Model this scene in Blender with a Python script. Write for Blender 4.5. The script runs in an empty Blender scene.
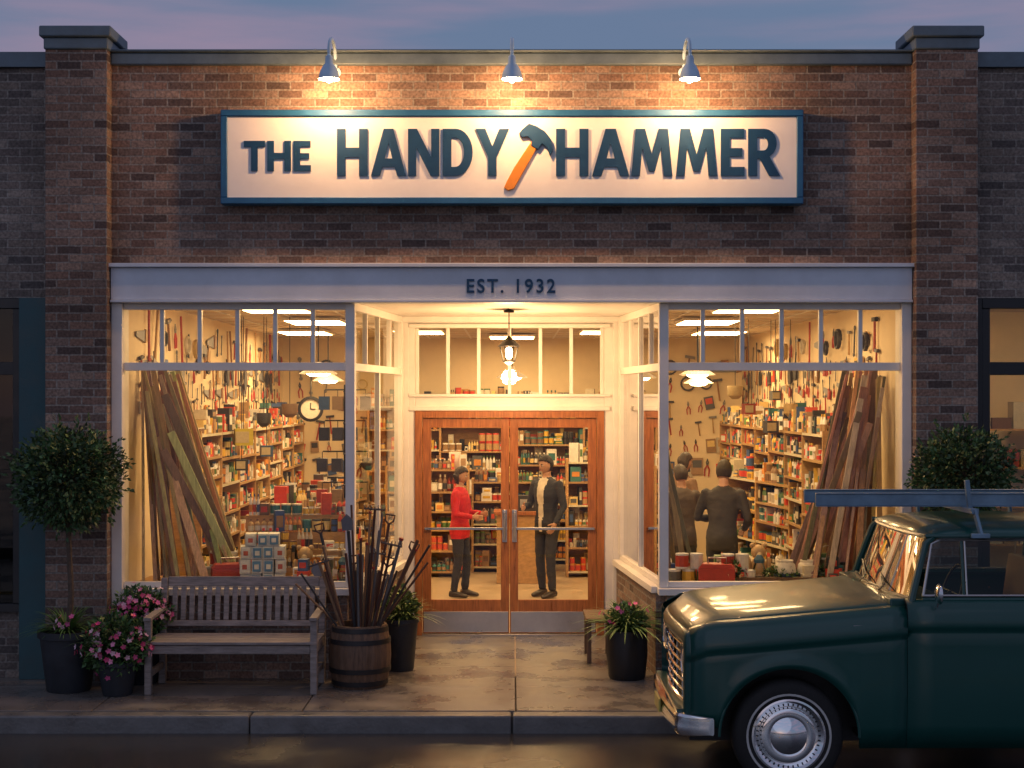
import bpy, math, random
from mathutils import Vector, Matrix, Euler, noise
R=random.Random(11)
sc=bpy.context.scene
rad=math.radians
V=Vector
# ------------------------------------------------------------------ mesh builder
class MB:
    def __init__(s): s.v=[];s.f=[];s.m=[];s.c=[];s.mats=[];s.M=None
    def add(s,vs,fs,mat,col=(1,1,1)):
        if mat not in s.mats: s.mats.append(mat)
        k=s.mats.index(mat);n=len(s.v)
        if s.M is not None: vs=[s.M@V(p) for p in vs]
        s.v.extend([tuple(p) for p in vs])
        for f in fs:
            s.f.append(tuple(i+n for i in f));s.m.append(k);s.c.append(col)
    def bb(s,x0,x1,y0,y1,z0,z1,mat,col=(1,1,1),M=None):
        vs=[V(p) for p in((x0,y0,z0),(x1,y0,z0),(x1,y1,z0),(x0,y1,z0),(x0,y0,z1),(x1,y0,z1),(x1,y1,z1),(x0,y1,z1))]
        if M is not None: vs=[M@p for p in vs]
        s.add(vs,[(0,3,2,1),(4,5,6,7),(0,1,5,4),(1,2,6,5),(2,3,7,6),(3,0,4,7)],mat,col)
    def box(s,c,d,mat,col=(1,1,1),rot=(0,0,0)):
        M=Matrix.Translation(c)@Euler(rot).to_matrix().to_4x4()
        s.bb(-d[0]/2,d[0]/2,-d[1]/2,d[1]/2,-d[2]/2,d[2]/2,mat,col,M)
    def beam(s,p0,p1,w,t,mat,col=(1,1,1),up=(0,0,1)):
        p0=V(p0);p1=V(p1);d=(p1-p0);L=d.length;d.normalize()
        u=V(up)
        if abs(d.dot(u))>.98:u=V((0,1,0))
        a=d.cross(u).normalized();b=a.cross(d).normalized()
        vs=[]
        for q in(p0,p1):
            for i,j in((-1,-1),(1,-1),(1,1),(-1,1)): vs.append(q+a*(i*w/2)+b*(j*t/2))
        s.add(vs,[(3,2,1,0),(4,5,6,7),(0,1,5,4),(1,2,6,5),(2,3,7,6),(3,0,4,7)],mat,col)
    def tube(s,pts,r,mat,n=8,col=(1,1,1),caps=True,sq=(1,1),ref=None):
        pts=[V(p) for p in pts];m=len(pts)
        rs=r if isinstance(r,(list,tuple)) else [r]*m
        vs=[];pa=None
        for i,p in enumerate(pts):
            d=(pts[min(i+1,m-1)]-pts[max(i-1,0)])
            if d.length<1e-9:d=V((0,0,1))
            d.normalize()
            if pa is None:
                u=V(ref) if ref else (V((0,0,1)) if abs(d.z)<.9 else V((1,0,0)))
                a=d.cross(u).normalized()
            else:
                a=(pa-d*pa.dot(d)).normalized()
            pa=a;b=d.cross(a).normalized()
            for k in range(n):
                t=2*math.pi*k/n
                vs.append(p+a*(math.cos(t)*rs[i]*sq[0])+b*(math.sin(t)*rs[i]*sq[1]))
        fs=[]
        for i in range(m-1):
            for k in range(n):
                k2=(k+1)%n
                fs.append((i*n+k,i*n+k2,(i+1)*n+k2,(i+1)*n+k))
        if caps:
            fs.append(tuple(reversed(range(n))));fs.append(tuple(range((m-1)*n,m*n)))
        s.add(vs,fs,mat,col)
    def rings(s,rg,mat,col=(1,1,1),caps=True):
        n=len(rg[0]);vs=[p for r in rg for p in r];fs=[];m=len(rg)
        for i in range(m-1):
            for k in range(n):
                k2=(k+1)%n
                fs.append((i*n+k,i*n+k2,(i+1)*n+k2,(i+1)*n+k))
        if caps:
            fs.append(tuple(reversed(range(n))));fs.append(tuple(range((m-1)*n,m*n)))
        s.add(vs,fs,mat,col)
    def lathe(s,prof,o,mat,n=20,col=(1,1,1),axis='Z',flip=1,caps=True):
        rg=[]
        for r,h in prof:
            ring=[]
            for k in range(n):
                t=2*math.pi*k/n;c,q=math.cos(t)*r,math.sin(t)*r
                if axis=='Z':p=(o[0]+c,o[1]+q,o[2]+h)
                elif axis=='Y':p=(o[0]+c,o[1]+h*flip,o[2]+q)
                else:p=(o[0]+h*flip,o[1]+c,o[2]+q)
                ring.append(p)
            rg.append(ring)
        s.rings(rg,mat,col,caps)
    def sph(s,c,r,mat,col=(1,1,1),n=12,m=8):
        if not isinstance(r,(tuple,list)):r=(r,r,r)
        rg=[]
        for i in range(m+1):
            a=-math.pi/2+math.pi*i/m
            cr=max(math.cos(a),.02)
            rg.append([(c[0]+r[0]*cr*math.cos(2*math.pi*k/n),c[1]+r[1]*cr*math.sin(2*math.pi*k/n),c[2]+r[2]*math.sin(a)) for k in range(n)])
        s.rings(rg,mat,col)
    def grid(s,P,mat,col=(1,1,1),flip=False):
        m=len(P);n=len(P[0]);vs=[p for r in P for p in r];fs=[]
        for i in range(m-1):
            for k in range(n-1):
                f=(i*n+k,i*n+k+1,(i+1)*n+k+1,(i+1)*n+k)
                fs.append(tuple(reversed(f)) if flip else f)
        s.add(vs,fs,mat,col)
    def poly(s,pts,y0,y1,mat,col=(1,1,1)):
        n=len(pts)
        vs=[(p[0],y0,p[1]) for p in pts]+[(p[0],y1,p[1]) for p in pts]
        fs=[tuple(range(n)),tuple(reversed(range(n,2*n)))]
        for k in range(n):
            k2=(k+1)%n;fs.append((k,n+k,n+k2,k2))
        s.add(vs,fs,mat,col)
    def obj(s,name,parent=None,bevel=0,ang=38,solid=0,seg=2):
        me=bpy.data.meshes.new(name)
        me.from_pydata(s.v,[],s.f)
        for m in s.mats: me.materials.append(m)
        me.polygons.foreach_set('material_index',s.m)
        ca=me.color_attributes.new('Col','FLOAT_COLOR','CORNER')
        buf=[]
        for f,c in zip(s.f,s.c): buf.extend((c[0],c[1],c[2],1.0)*len(f))
        ca.data.foreach_set('color',buf)
        me.polygons.foreach_set('use_smooth',[True]*len(s.f))
        me.update()
        me.set_sharp_from_angle(angle=rad(ang))
        o=bpy.data.objects.new(name,me);sc.collection.objects.link(o)
        if parent:o.parent=parent
        if solid:
            md=o.modifiers.new('s','SOLIDIFY');md.thickness=solid;md.offset=-1
        if bevel:
            md=o.modifiers.new('b','BEVEL');md.width=bevel;md.segments=seg;md.limit_method='ANGLE';md.angle_limit=rad(40);md.harden_normals=False
        return o
def empty(name,loc=(0,0,0),rz=0,scale=1):
    e=bpy.data.objects.new(name,None);sc.collection.objects.link(e)
    e.location=loc;e.rotation_euler=(0,0,rz);e.scale=(scale,)*3;e.empty_display_size=.2
    return e
# ------------------------------------------------------------------ materials
def newmat(name):
    m=bpy.data.materials.new(name);m.use_nodes=True
    nt=m.node_tree;b=nt.nodes['Principled BSDF'];return m,nt,b
def mat(name,col=(.5,.5,.5),rough=.5,metal=0,attr=False,var=.2,vs=5,bump=0,bs=60,coat=0,stretch=(1,1,1),rv=.1,spec=.5,crough=.05):
    m,nt,b=newmat(name);N=nt.nodes;L=nt.links
    tc=N.new('ShaderNodeTexCoord');mp=N.new('ShaderNodeMapping');mp.inputs['Scale'].default_value=stretch
    L.new(tc.outputs['Object'],mp.inputs[0])
    nz=N.new('ShaderNodeTexNoise');nz.inputs['Scale'].default_value=vs;nz.inputs['Detail'].default_value=4;nz.inputs['Roughness'].default_value=.65
    L.new(mp.outputs[0],nz.inputs['Vector'])
    mr=N.new('ShaderNodeMapRange');mr.inputs[1].default_value=.3;mr.inputs[2].default_value=.7
    mr.inputs[3].default_value=1-var;mr.inputs[4].default_value=1+var
    L.new(nz.outputs[0],mr.inputs[0])
    mx=N.new('ShaderNodeVectorMath');mx.operation='MULTIPLY'
    if attr:
        at_=N.new('ShaderNodeAttribute');at_.attribute_name='Col'
        L.new(at_.outputs['Color'],mx.inputs[0])
    else: mx.inputs[0].default_value=col
    L.new(mr.outputs[0],mx.inputs[1]);L.new(mx.outputs[0],b.inputs['Base Color'])
    r2=N.new('ShaderNodeMapRange');r2.inputs[1].default_value=.3;r2.inputs[2].default_value=.7
    r2.inputs[3].default_value=max(.02,rough-rv);r2.inputs[4].default_value=min(1,rough+rv)
    L.new(nz.outputs[0],r2.inputs[0]);L.new(r2.outputs[0],b.inputs['Roughness'])
    b.inputs['Metallic'].default_value=metal;b.inputs['Specular IOR Level'].default_value=spec
    if coat:
        b.inputs['Coat Weight'].default_value=coat;b.inputs['Coat Roughness'].default_value=crough
    if bump:
        n2=N.new('ShaderNodeTexNoise');n2.inputs['Scale'].default_value=bs;n2.inputs['Detail'].default_value=3
        L.new(mp.outputs[0],n2.inputs['Vector'])
        bp=N.new('ShaderNodeBump');bp.inputs['Strength'].default_value=bump;bp.inputs['Distance'].default_value=.01
        L.new(n2.outputs[0],bp.inputs['Height']);L.new(bp.outputs[0],b.inputs['Normal'])
    return m
def brickmat(name,ramp,mortar=(.25,.225,.20),roww=.212,rowh=.0715):
    m,nt,b=newmat(name);N=nt.nodes;L=nt.links
    tc=N.new('ShaderNodeTexCoord');sx=N.new('ShaderNodeSeparateXYZ');L.new(tc.outputs['Object'],sx.inputs[0])
    ad=N.new('ShaderNodeMath');ad.operation='ADD';L.new(sx.outputs[0],ad.inputs[0]);L.new(sx.outputs[1],ad.inputs[1])
    cb=N.new('ShaderNodeCombineXYZ');L.new(ad.outputs[0],cb.inputs[0]);L.new(sx.outputs[2],cb.inputs[1])
    nd=N.new('ShaderNodeTexNoise');nd.inputs['Scale'].default_value=14;L.new(tc.outputs['Object'],nd.inputs['Vector'])
    sc1=N.new('ShaderNodeVectorMath');sc1.operation='SCALE';sc1.inputs['Scale'].default_value=.008;L.new(nd.outputs['Color'],sc1.inputs[0])
    av=N.new('ShaderNodeVectorMath');av.operation='ADD';L.new(cb.outputs[0],av.inputs[0]);L.new(sc1.outputs[0],av.inputs[1])
    br=N.new('ShaderNodeTexBrick');L.new(av.outputs[0],br.inputs['Vector'])
    br.inputs['Color1'].default_value=(0,0,0,1);br.inputs['Color2'].default_value=(1,1,1,1);br.inputs['Mortar'].default_value=(.5,.5,.5,1)
    br.inputs['Scale'].default_value=1;br.inputs['Mortar Size'].default_value=.0075;br.inputs['Mortar Smooth'].default_value=.2
    br.inputs['Brick Width'].default_value=roww;br.inputs['Row Height'].default_value=rowh
    cr=N.new('ShaderNodeValToRGB');cr.color_ramp.interpolation='LINEAR'
    e=cr.color_ramp.elements
    for i,c in enumerate(ramp):
        p=i/(len(ramp)-1)
        if i==0:e[0].position=0;e[0].color=(*c,1)
        elif i==len(ramp)-1:e[-1].position=1;e[-1].color=(*c,1)
        else:
            q=e.new(p);q.color=(*c,1)
    L.new(br.outputs['Color'],cr.inputs[0])
    n1=N.new('ShaderNodeTexNoise');n1.inputs['Scale'].default_value=45;n1.inputs['Detail'].default_value=4;L.new(tc.outputs['Object'],n1.inputs['Vector'])
    n3=N.new('ShaderNodeTexNoise');n3.inputs['Scale'].default_value=1.1;n3.inputs['Detail'].default_value=4;L.new(tc.outputs['Object'],n3.inputs['Vector'])
    m1=N.new('ShaderNodeMapRange');m1.inputs[1].default_value=.3;m1.inputs[2].default_value=.7;m1.inputs[3].default_value=.6;m1.inputs[4].default_value=1.4;L.new(n1.outputs[0],m1.inputs[0])
    m3=N.new('ShaderNodeMapRange');m3.inputs[1].default_value=.3;m3.inputs[2].default_value=.7;m3.inputs[3].default_value=.68;m3.inputs[4].default_value=1.25;L.new(n3.outputs[0],m3.inputs[0])
    mm=N.new('ShaderNodeMath');mm.operation='MULTIPLY';L.new(m1.outputs[0],mm.inputs[0]);L.new(m3.outputs[0],mm.inputs[1])
    mx=N.new('ShaderNodeMix');mx.data_type='RGBA';L.new(br.outputs['Fac'],mx.inputs[0]);L.new(cr.outputs[0],mx.inputs[6]);mx.inputs[7].default_value=(*mortar,1)
    vm=N.new('ShaderNodeVectorMath');vm.operation='MULTIPLY';L.new(mx.outputs[2],vm.inputs[0]);L.new(mm.outputs[0],vm.inputs[1])
    L.new(vm.outputs[0],b.inputs['Base Color']);b.inputs['Roughness'].default_value=.85
    h=N.new('ShaderNodeMath');h.operation='MULTIPLY_ADD';L.new(n1.outputs[0],h.inputs[0]);h.inputs[1].default_value=.45
    iv=N.new('ShaderNodeMath');iv.operation='SUBTRACT';iv.inputs[0].default_value=1;L.new(br.outputs['Fac'],iv.inputs[1]);L.new(iv.outputs[0],h.inputs[2])
    h2=N.new('ShaderNodeMath');h2.operation='MULTIPLY_ADD';L.new(br.outputs['Color'],h2.inputs[0]);h2.inputs[1].default_value=.35;L.new(h.outputs[0],h2.inputs[2])
    bp=N.new('ShaderNodeBump');bp.inputs['Strength'].default_value=1.0;bp.inputs['Distance'].default_value=.009
    L.new(h2.outputs[0],bp.inputs['Height']);L.new(bp.outputs[0],b.inputs['Normal'])
    return m
def glassmat(name,tint=(.97,.98,.97),fac=1.0):
    m=bpy.data.materials.new(name);m.use_nodes=True;nt=m.node_tree;N=nt.nodes;L=nt.links;N.clear()
    o=N.new('ShaderNodeOutputMaterial');mx=N.new('ShaderNodeMixShader');t=N.new('ShaderNodeBsdfTransparent');g=N.new('ShaderNodeBsdfGlossy')
    t.inputs[0].default_value=(*tint,1);g.inputs['Roughness'].default_value=.01
    f=N.new('ShaderNodeFresnel');f.inputs[0].default_value=1.5
    k=N.new('ShaderNodeMath');k.operation='MULTIPLY';k.inputs[1].default_value=fac;L.new(f.outputs[0],k.inputs[0])
    L.new(k.outputs[0],mx.inputs[0]);L.new(t.outputs[0],mx.inputs[1]);L.new(g.outputs[0],mx.inputs[2]);L.new(mx.outputs[0],o.inputs[0])
    return m
def emitmat(name,c,s):
    m,nt,b=newmat(name);b.inputs['Base Color'].default_value=(*c,1)
    b.inputs['Emission Color'].default_value=(*c,1);b.inputs['Emission Strength'].default_value=s
    return m
BR=brickmat('brick',[(.075,.055,.05),(.18,.11,.085),(.25,.155,.115),(.125,.085,.07),(.31,.215,.165),(.20,.145,.12)])
BR2=brickmat('neighbour_brick',[(.08,.07,.068),(.16,.125,.11),(.22,.175,.145),(.12,.10,.09),(.27,.22,.185)])
COP=mat('coping_metal',(.11,.16,.20),.5,var=.2,bump=.2,bs=12)
WHT=mat('white_paint',(.80,.77,.72),.45,var=.08,vs=3,bump=.12,bs=30)
HDR=mat('header_paint',(.62,.68,.76),.5,var=.10,vs=2.5,bump=.1,bs=20)
CREAM=mat('cream_plaster',(.76,.63,.42),.8,var=.07,vs=2)
SIGNW=mat('sign_enamel',(.84,.83,.82),.45,var=.06,vs=2.2)
TEAL=mat('blue_paint',(.012,.105,.26),.5,var=.15,vs=8,bump=.1)
TEALD=mat('dark_teal_paint',(.02,.075,.09),.5,var=.15,bump=.1)
NAVY=mat('letter_paint',(.006,.05,.14),.6,var=.12,spec=.3)
BLKF=mat('black_frame',(.015,.017,.02),.45,var=.2)
GLS=glassmat('window_glass',fac=1.0);DGL=glassmat('dark_glass',(.35,.4,.42),.8);TGL=glassmat('car_glass',(.70,.75,.73),.9)
DOORW=mat('door_wood',(.34,.12,.035),.36,var=.35,vs=4,stretch=(14,14,1.2),bump=.15,bs=30,coat=.3)
STEEL=mat('brushed_steel',(.55,.54,.52),.35,1,var=.1)
CHR=mat('chrome',(.78,.79,.80),.09,1,var=.04,rv=.04)
BLK=mat('black_metal',(.012,.012,.014),.45,var=.2)
CONC=mat('concrete',(.17,.155,.14),.32,var=.38,vs=1.8,bump=.3,bs=70,rv=.24)
KERB=mat('kerb_stone',(.145,.143,.14),.42,var=.3,vs=4,bump=.4,bs=40,rv=.2)
FLOOR=mat('shop_floor',(.36,.27,.18),.4,var=.15,vs=3)
CEIL=mat('shop_ceiling',(.66,.56,.42),.8,var=.05)
GOOD=mat('painted_goods',attr=True,rough=.5,var=.12,vs=30)
WOODC=mat('raw_wood',attr=True,rough=.65,var=.30,vs=5,stretch=(12,12,1.3),bump=.2,bs=40)
PINE=mat('shelf_pine',(.44,.26,.11),.6,var=.25,vs=4,stretch=(3,3,8))
BENCHW=mat('bench_wood',(.27,.23,.21),.6,var=.38,vs=3,stretch=(2,14,14),bump=.4,bs=25)
BARW=mat('barrel_wood',(.14,.082,.05),.6,var=.4,vs=4,stretch=(14,14,1.5),bump=.4,bs=25)
LEAF=mat('leaf',attr=True,rough=.5,var=.25,vs=14)
BARK=mat('bark',(.10,.07,.05),.85,var=.4,vs=20,bump=.6,bs=50)
POTM=mat('pot_glaze',(.025,.03,.038),.5,var=.25,vs=6,bump=.2)
SOIL=mat('soil',(.03,.02,.015),.95,bump=.6)
PANEL=emitmat('ceiling_light_diffuser',(1,.65,.29),25)
BULB=emitmat('lamp_bulb',(1,.66,.30),42)
LSH=mat('lamp_shade_enamel',(.42,.60,.76),.35,coat=.4)
ASP,nt,b=newmat('asphalt');N=nt.nodes;L=nt.links
tc=N.new('ShaderNodeTexCoord')
n1=N.new('ShaderNodeTexNoise');n1.inputs['Scale'].default_value=110;n1.inputs['Detail'].default_value=4;L.new(tc.outputs['Object'],n1.inputs['Vector'])
n2=N.new('ShaderNodeTexNoise');n2.inputs['Scale'].default_value=.9;n2.inputs['Detail'].default_value=6;L.new(tc.outputs['Object'],n2.inputs['Vector'])
m2=N.new('ShaderNodeMapRange');m2.inputs[1].default_value=.46;m2.inputs[2].default_value=.72;m2.inputs[3].default_value=.07;m2.inputs[4].default_value=.4;L.new(n2.outputs[0],m2.inputs[0])
L.new(m2.outputs[0],b.inputs['Roughness'])
cr=N.new('ShaderNodeValToRGB');cr.color_ramp.elements[0].position=.35;cr.color_ramp.elements[0].color=(.015,.015,.016,1);cr.color_ramp.elements[1].position=.7;cr.color_ramp.elements[1].color=(.08,.075,.068,1)
L.new(n1.outputs[0],cr.inputs[0]);L.new(cr.outputs[0],b.inputs['Base Color'])
bp=N.new('ShaderNodeBump');bp.inputs['Strength'].default_value=.32;bp.inputs['Distance'].default_value=.004;L.new(n1.outputs[0],bp.inputs['Height']);L.new(bp.outputs[0],b.inputs['Normal'])
# ------------------------------------------------------------------ facade measures (metres)
YF=12.93;S=116.0;YD=15.3;CH=2.4
fx=lambda p:(p-512)/S
fz=lambda p:CH+(400-p)/S
def at(px,py,Y):
    s=1500.0/Y
    return (px-512)/s, CH+(400-py)/s
ST=empty('hardware_store',(0,0,0));SG=empty('store_sign',(0,0,0))
YS=YF-.12
# ------------------------------------------------------------------ people (built first: quick evaluation)
SKIN=mat('skin',(.45,.25,.165),.5,var=.08)
def cloth(n,c,r=.8): return mat(n,c,r,var=.18,vs=9,bump=.25,bs=90)
def person(nm,loc,rz,hgt,top,pants,hair,arms,shirt=None,lean=0,step=.06,female=False,headrot=(0,0,0),shoe=(.03,.02,.015)):
    e=empty(nm,loc,rz,hgt/1.76)
    TOP=cloth(nm+'_jacket',top);PAN=cloth(nm+'_trousers',pants);SHO=mat(nm+'_shoes',shoe,.4);HAIR=mat(nm+'_hair',hair,.6,var=.5,vs=60,bump=.5,bs=120)
    Tm=MB()
    sw=.165 if female else .19
    fl=lean
    def off(z): return -fl*max(0,z-.9)
    def ring(z,rx,ry,dy=0,n=20): return [(rx*math.cos(2*math.pi*k/n),off(z)+dy+ry*math.sin(2*math.pi*k/n),z) for k in range(n)]
    k=.92 if female else 1
    hp=.185 if female else .175
    prof=[(.80,hp*.95,.12,.0),(.86,hp*1.02,.135,0),(.94,hp,.135,0),(1.04,.155*k,.118,0),(1.14,.158*k,.12,-.005),(1.26,.178*k,.13,-.01),(1.36,.185*k,.125,-.005),(1.42,.17*k,.105,0),(1.465,.11,.085,.005),(1.49,.06,.06,.005)]
    Tm.rings([ring(z,a,b_,dy) for z,a,b_,dy in prof],SKIN)
    Tm.tube([(0,off(1.45)+.01,1.45),(0,off(1.56)-.01,1.57)],[.056,.052],SKIN,14)
    bones=[]
    for sg in(-1,1):
        st_=step*(1 if sg>0 else -.6)
        hpj=V((sg*.092,0,.86));kn=V((sg*.105,-.03-st_*.6,.49));an=V((sg*.115,.02-st_,.09))
        Tm.tube([hpj+V((0,0,.05)),hpj,hpj.lerp(kn,.5),kn,kn.lerp(an,.4),an],[.08,.088,.078,.062,.060,.050],SKIN,14)
        bones+=[(hpj,kn,.08,'p'),(kn,an,.055,'p')]
    for sg,(el,wr) in zip((-1,1),arms):
        sh=V((sg*sw,off(1.4),1.405));el=V(el);wr=V(wr)
        Tm.sph(sh,(.062,.062,.058),SKIN);Tm.tube([sh,sh.lerp(el,.5),el,el.lerp(wr,.35),wr],[.06,.054,.047,.045,.034],SKIN,14)
        Tm.sph(el,.047,SKIN)
        bones+=[(sh,el,.055,'t'),(el,wr,.042,'t')]
    bones+=[(V((0,0,.84)),V((0,0,1.0)),.14,'t'),(V((0,0,1.0)),V((0,off(1.4),1.4)),.15,'t'),(V((0,off(1.5)+.005,1.50)),V((0,off(1.6)-.01,1.6)),.05,'s')]
    o=Tm.obj('tmp')
    md=o.modifiers.new('r','REMESH');md.mode='VOXEL';md.voxel_size=.0155
    md=o.modifiers.new('sm','SMOOTH');md.iterations=3;md.factor=.5
    dg=bpy.context.evaluated_depsgraph_get();me=bpy.data.meshes.new_from_object(o.evaluated_get(dg))
    bpy.data.objects.remove(o)
    me.materials.clear()
    for m in(TOP,PAN,SKIN): me.materials.append(m)
    shm=2
    if shirt:
        me.materials.append(cloth(nm+'_shirt',shirt));shm=3
    def near(p):
        best=9;kk='t'
        for a,c,r,t in bones:
            ab=c-a;u=max(0,min(1,(p-a).dot(ab)/ab.length_squared));dd=(p-(a+ab*u)).length-r
            if dd<best:best=dd;kk=t
        return kk
    for p in me.polygons:
        c=p.center
        kk='p' if c.z<.72 else near(c)
        if kk=='t' and c.z<.81 and abs(c.x)<.2: kk='p'
        if kk=='p' and c.z>.80: kk='t'
        i={'t':0,'p':1,'s':2}[kk]
        if kk=='t' and abs(c.x)<.055*(c.z-.75)/.7+.012 and c.y<off(c.z)-.05 and shirt and c.z>.82: i=shm
        if c.z>1.485+abs(c.x)*.2 and abs(c.x)<.08: i=2
        p.material_index=i;p.use_smooth=True
    for v in me.vertices:
        if v.co.z<1.46:
            v.co+=v.normal*(noise.noise(v.co*9)*.009+noise.noise(V((v.co.x*16,v.co.y*16,v.co.z*26)))*.005)
    me.name='body'
    b_=bpy.data.objects.new('body',me);sc.collection.objects.link(b_);b_.parent=e
    q=MB()
    for sg in(-1,1):
        ax=sg*.115;ay=.02-step*(1 if sg>0 else -.6)
        rg=[]
        for y,rx,rzz,zc2 in((.065,.02,.02,.04),(.055,.036,.04,.05),(.01,.042,.055,.06),(-.06,.043,.04,.045),(-.13,.046,.03,.034),(-.18,.036,.024,.028),(-.2,.012,.012,.022)):
            rg.append([(ax+rx*math.cos(t),ay+y,max(.003,zc2+rzz*math.sin(t))) for t in [2*math.pi*j/14 for j in range(14)]])
        q.rings(rg,SHO)
    q.obj('shoes',e)
    q=MB()
    for sg,(el,wr) in zip((-1,1),arms):
        el=V(el);wr=V(wr);d_=(wr-el).normalized()
        n_=V((-sg,0,0));n_=(n_-d_*n_.dot(d_))
        if n_.length<.2:n_=V((0,0,-1))-d_*(-d_.z)
        n_.normalize();l_=d_.cross(n_).normalized()
        if l_.dot(V((0,-1,.5)))<0:l_=-l_
        rg=[]
        for t,rl,rn in((-.03,.026,.022),(0,.027,.02),(.03,.036,.017),(.07,.041,.015),(.09,.038,.012)):
            rg.append([wr+d_*t+l_*(rl*math.cos(2*math.pi*j/12))+n_*(rn*math.sin(2*math.pi*j/12)) for j in range(12)])
        q.rings(rg,SKIN)
        for i,Lf in enumerate((.07,.078,.073,.058)):
            p=wr+d_*.082+l_*(.029-.0195*i);dd=d_.copy();pts=[p]
            for s_ in range(3):
                dd=(dd+n_*.42).normalized();p=p+dd*Lf*(.42,.32,.26)[s_];pts.append(p)
            q.tube([tuple(x) for x in pts],[.0095,.009,.0082,.0065],SKIN,8)
        p=wr+d_*.022+l_*.028;dd=(d_*.7+l_*.75+n_*.35).normalized();p2=p+dd*.042;dd=(dd+d_*.4+n_*.3).normalized();p3=p2+dd*.032
        q.tube([tuple(p),tuple(p2),tuple(p3)],[.013,.0105,.008],SKIN,8)
    q.obj('hands',e)
    h=empty('head',(0,off(1.64)-.02,1.645));h.parent=e;h.rotation_euler=headrot
    q=MB();n,m=28,22;rg=[]
    def hp_(v,hairm=False):
        x,y,z=v
        X=.076*x;Y=.095*y;Z=.118*z
        if z<0:
            t=-z;X*=1-.30*t*t
            if y>0:Y*=1-.45*t
            else:Y*=1-.08*t
        if y<0 and not hairm:
            Y*=.94
            g_=math.exp(-(x/.16)**2)*math.exp(-((z+.22)/.2)**2);Y-=.022*g_
            g_=math.exp(-(x/.12)**2)*math.exp(-((z-.0)/.25)**2);Y-=.008*g_
            g_=math.exp(-((abs(x)-.38)/.16)**2)*math.exp(-((z-.02)/.12)**2);Y+=.008*g_
            g_=math.exp(-(x/.3)**2)*math.exp(-((z+.85)/.15)**2);Y-=.008*g_
            g_=math.exp(-(x/.3)**2)*math.exp(-((z+.5)/.08)**2);Y-=.004*g_
        return (X,Y,Z)
    for i in range(m+1):
        a=-math.pi/2+math.pi*i/m;c_=max(.02,math.cos(a))
        rg.append([hp_((c_*math.sin(2*math.pi*j/n),-c_*math.cos(2*math.pi*j/n),math.sin(a))) for j in range(n)])
    q.rings([list(reversed(r_)) for r_ in rg],SKIN)
    EYW=mat(nm+'_eye',(.6,.6,.58),.2);DK=mat(nm+'_dark',(.02,.012,.01),.4);LIP=mat(nm+'_lips',(.32,.10,.08),.5)
    for sx_ in(-1,1):
        q.sph((sx_*.029,-.078,.002),(.0125,.0105,.0085),EYW,n=10,m=6);q.sph((sx_*.029,-.0865,.002),(.006,.003,.006),DK,n=8,m=6)
        q.box((sx_*.030,-.0885,.022),(.028,.006,.006),DK,rot=(0,sx_*.12,0))
        q.sph((sx_*.075,.008,-.008),(.009,.018,.03),SKIN,n=10,m=8)
    q.sph((0,-.086,-.057),(.022,.006,.006),LIP,n=10,m=6)
    q.obj('face',h)
    q=MB();vs=[];fs=[]
    m2=28;n2=36
    for i in range(m2+1):
        a=-math.pi/2+math.pi*i/m2;c_=max(.02,math.cos(a))
        for j in range(n2):
            v=(c_*math.sin(2*math.pi*j/n2),-c_*math.cos(2*math.pi*j/n2),math.sin(a));
            p=V(hp_(v,True));k_=1.09+.04*noise.noise(V(v)*4)
            if female and v[2]<.1 and v[1]>-.1: k_=1.24+.05*noise.noise(V(v)*5)
            vs.append(p*k_)
    for i in range(m2):
        for j in range(n2):
            j2=(j+1)%n2;a=-math.pi/2+math.pi*(i+.5)/m2;y_=-math.cos(a)*math.cos(2*math.pi*(j+.5)/n2);z_=math.sin(a)
            low=-.85 if female else -.52
            jag=.06*noise.noise(V((j*.9,i*.5,1)))
            if (z_>.50+jag-(.6*max(0,y_+.55)) and y_<.0) or (y_>=.0 and z_>low) : fs.append((i*n2+j,i*n2+j2,(i+1)*n2+j2,(i+1)*n2+j))
    q.add(vs,fs,HAIR);q.obj('hair',h,solid=-.004)
    return e
wx,_=at(460,0,18.3)
person('woman',(wx,18.3,0),rad(72),1.58,(.50,.012,.022),(.02,.02,.03),(.022,.012,.009),[((-.235,-.03,1.13),(-.14,-.23,1.10)),((.235,-.05,1.13),(.13,-.27,1.13))],female=True,step=.05,headrot=(rad(8),0,0))
mx_,_=at(547,0,18.3)
person('man',(mx_,18.3,0),rad(-42),1.72,(.022,.024,.034),(.022,.022,.028),(.015,.010,.008),[((-.27,-.02,1.13),(-.16,-.25,1.12)),((.27,-.0,1.13),(.26,-.15,.93))],shirt=(.62,.56,.46),headrot=(rad(8),0,rad(-12)),step=.05)
person('man.001',(2.24,16.0,0),rad(160),1.75,(.04,.036,.034),(.03,.035,.05),(.035,.025,.02),[((-.28,-.02,1.14),(-.2,-.22,1.02)),((.28,-.05,1.14),(.16,-.27,1.12))],lean=.12,headrot=(rad(14),0,0))
person('man.002',(2.10,18.6,0),rad(120),1.74,(.20,.12,.07),(.05,.05,.06),(.05,.035,.025),[((-.27,-.04,1.13),(-.14,-.27,1.15)),((.27,-.04,1.13),(.14,-.27,1.15))],lean=.05,headrot=(rad(12),0,0))
person('man.003',(1.94,17.0,0),rad(205),1.66,(.09,.07,.055),(.05,.05,.06),(.06,.045,.035),[((-.27,-.04,1.13),(-.14,-.27,1.12)),((.27,-.04,1.13),(.14,-.27,1.12))],lean=.06,headrot=(rad(14),0,0))
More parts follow.
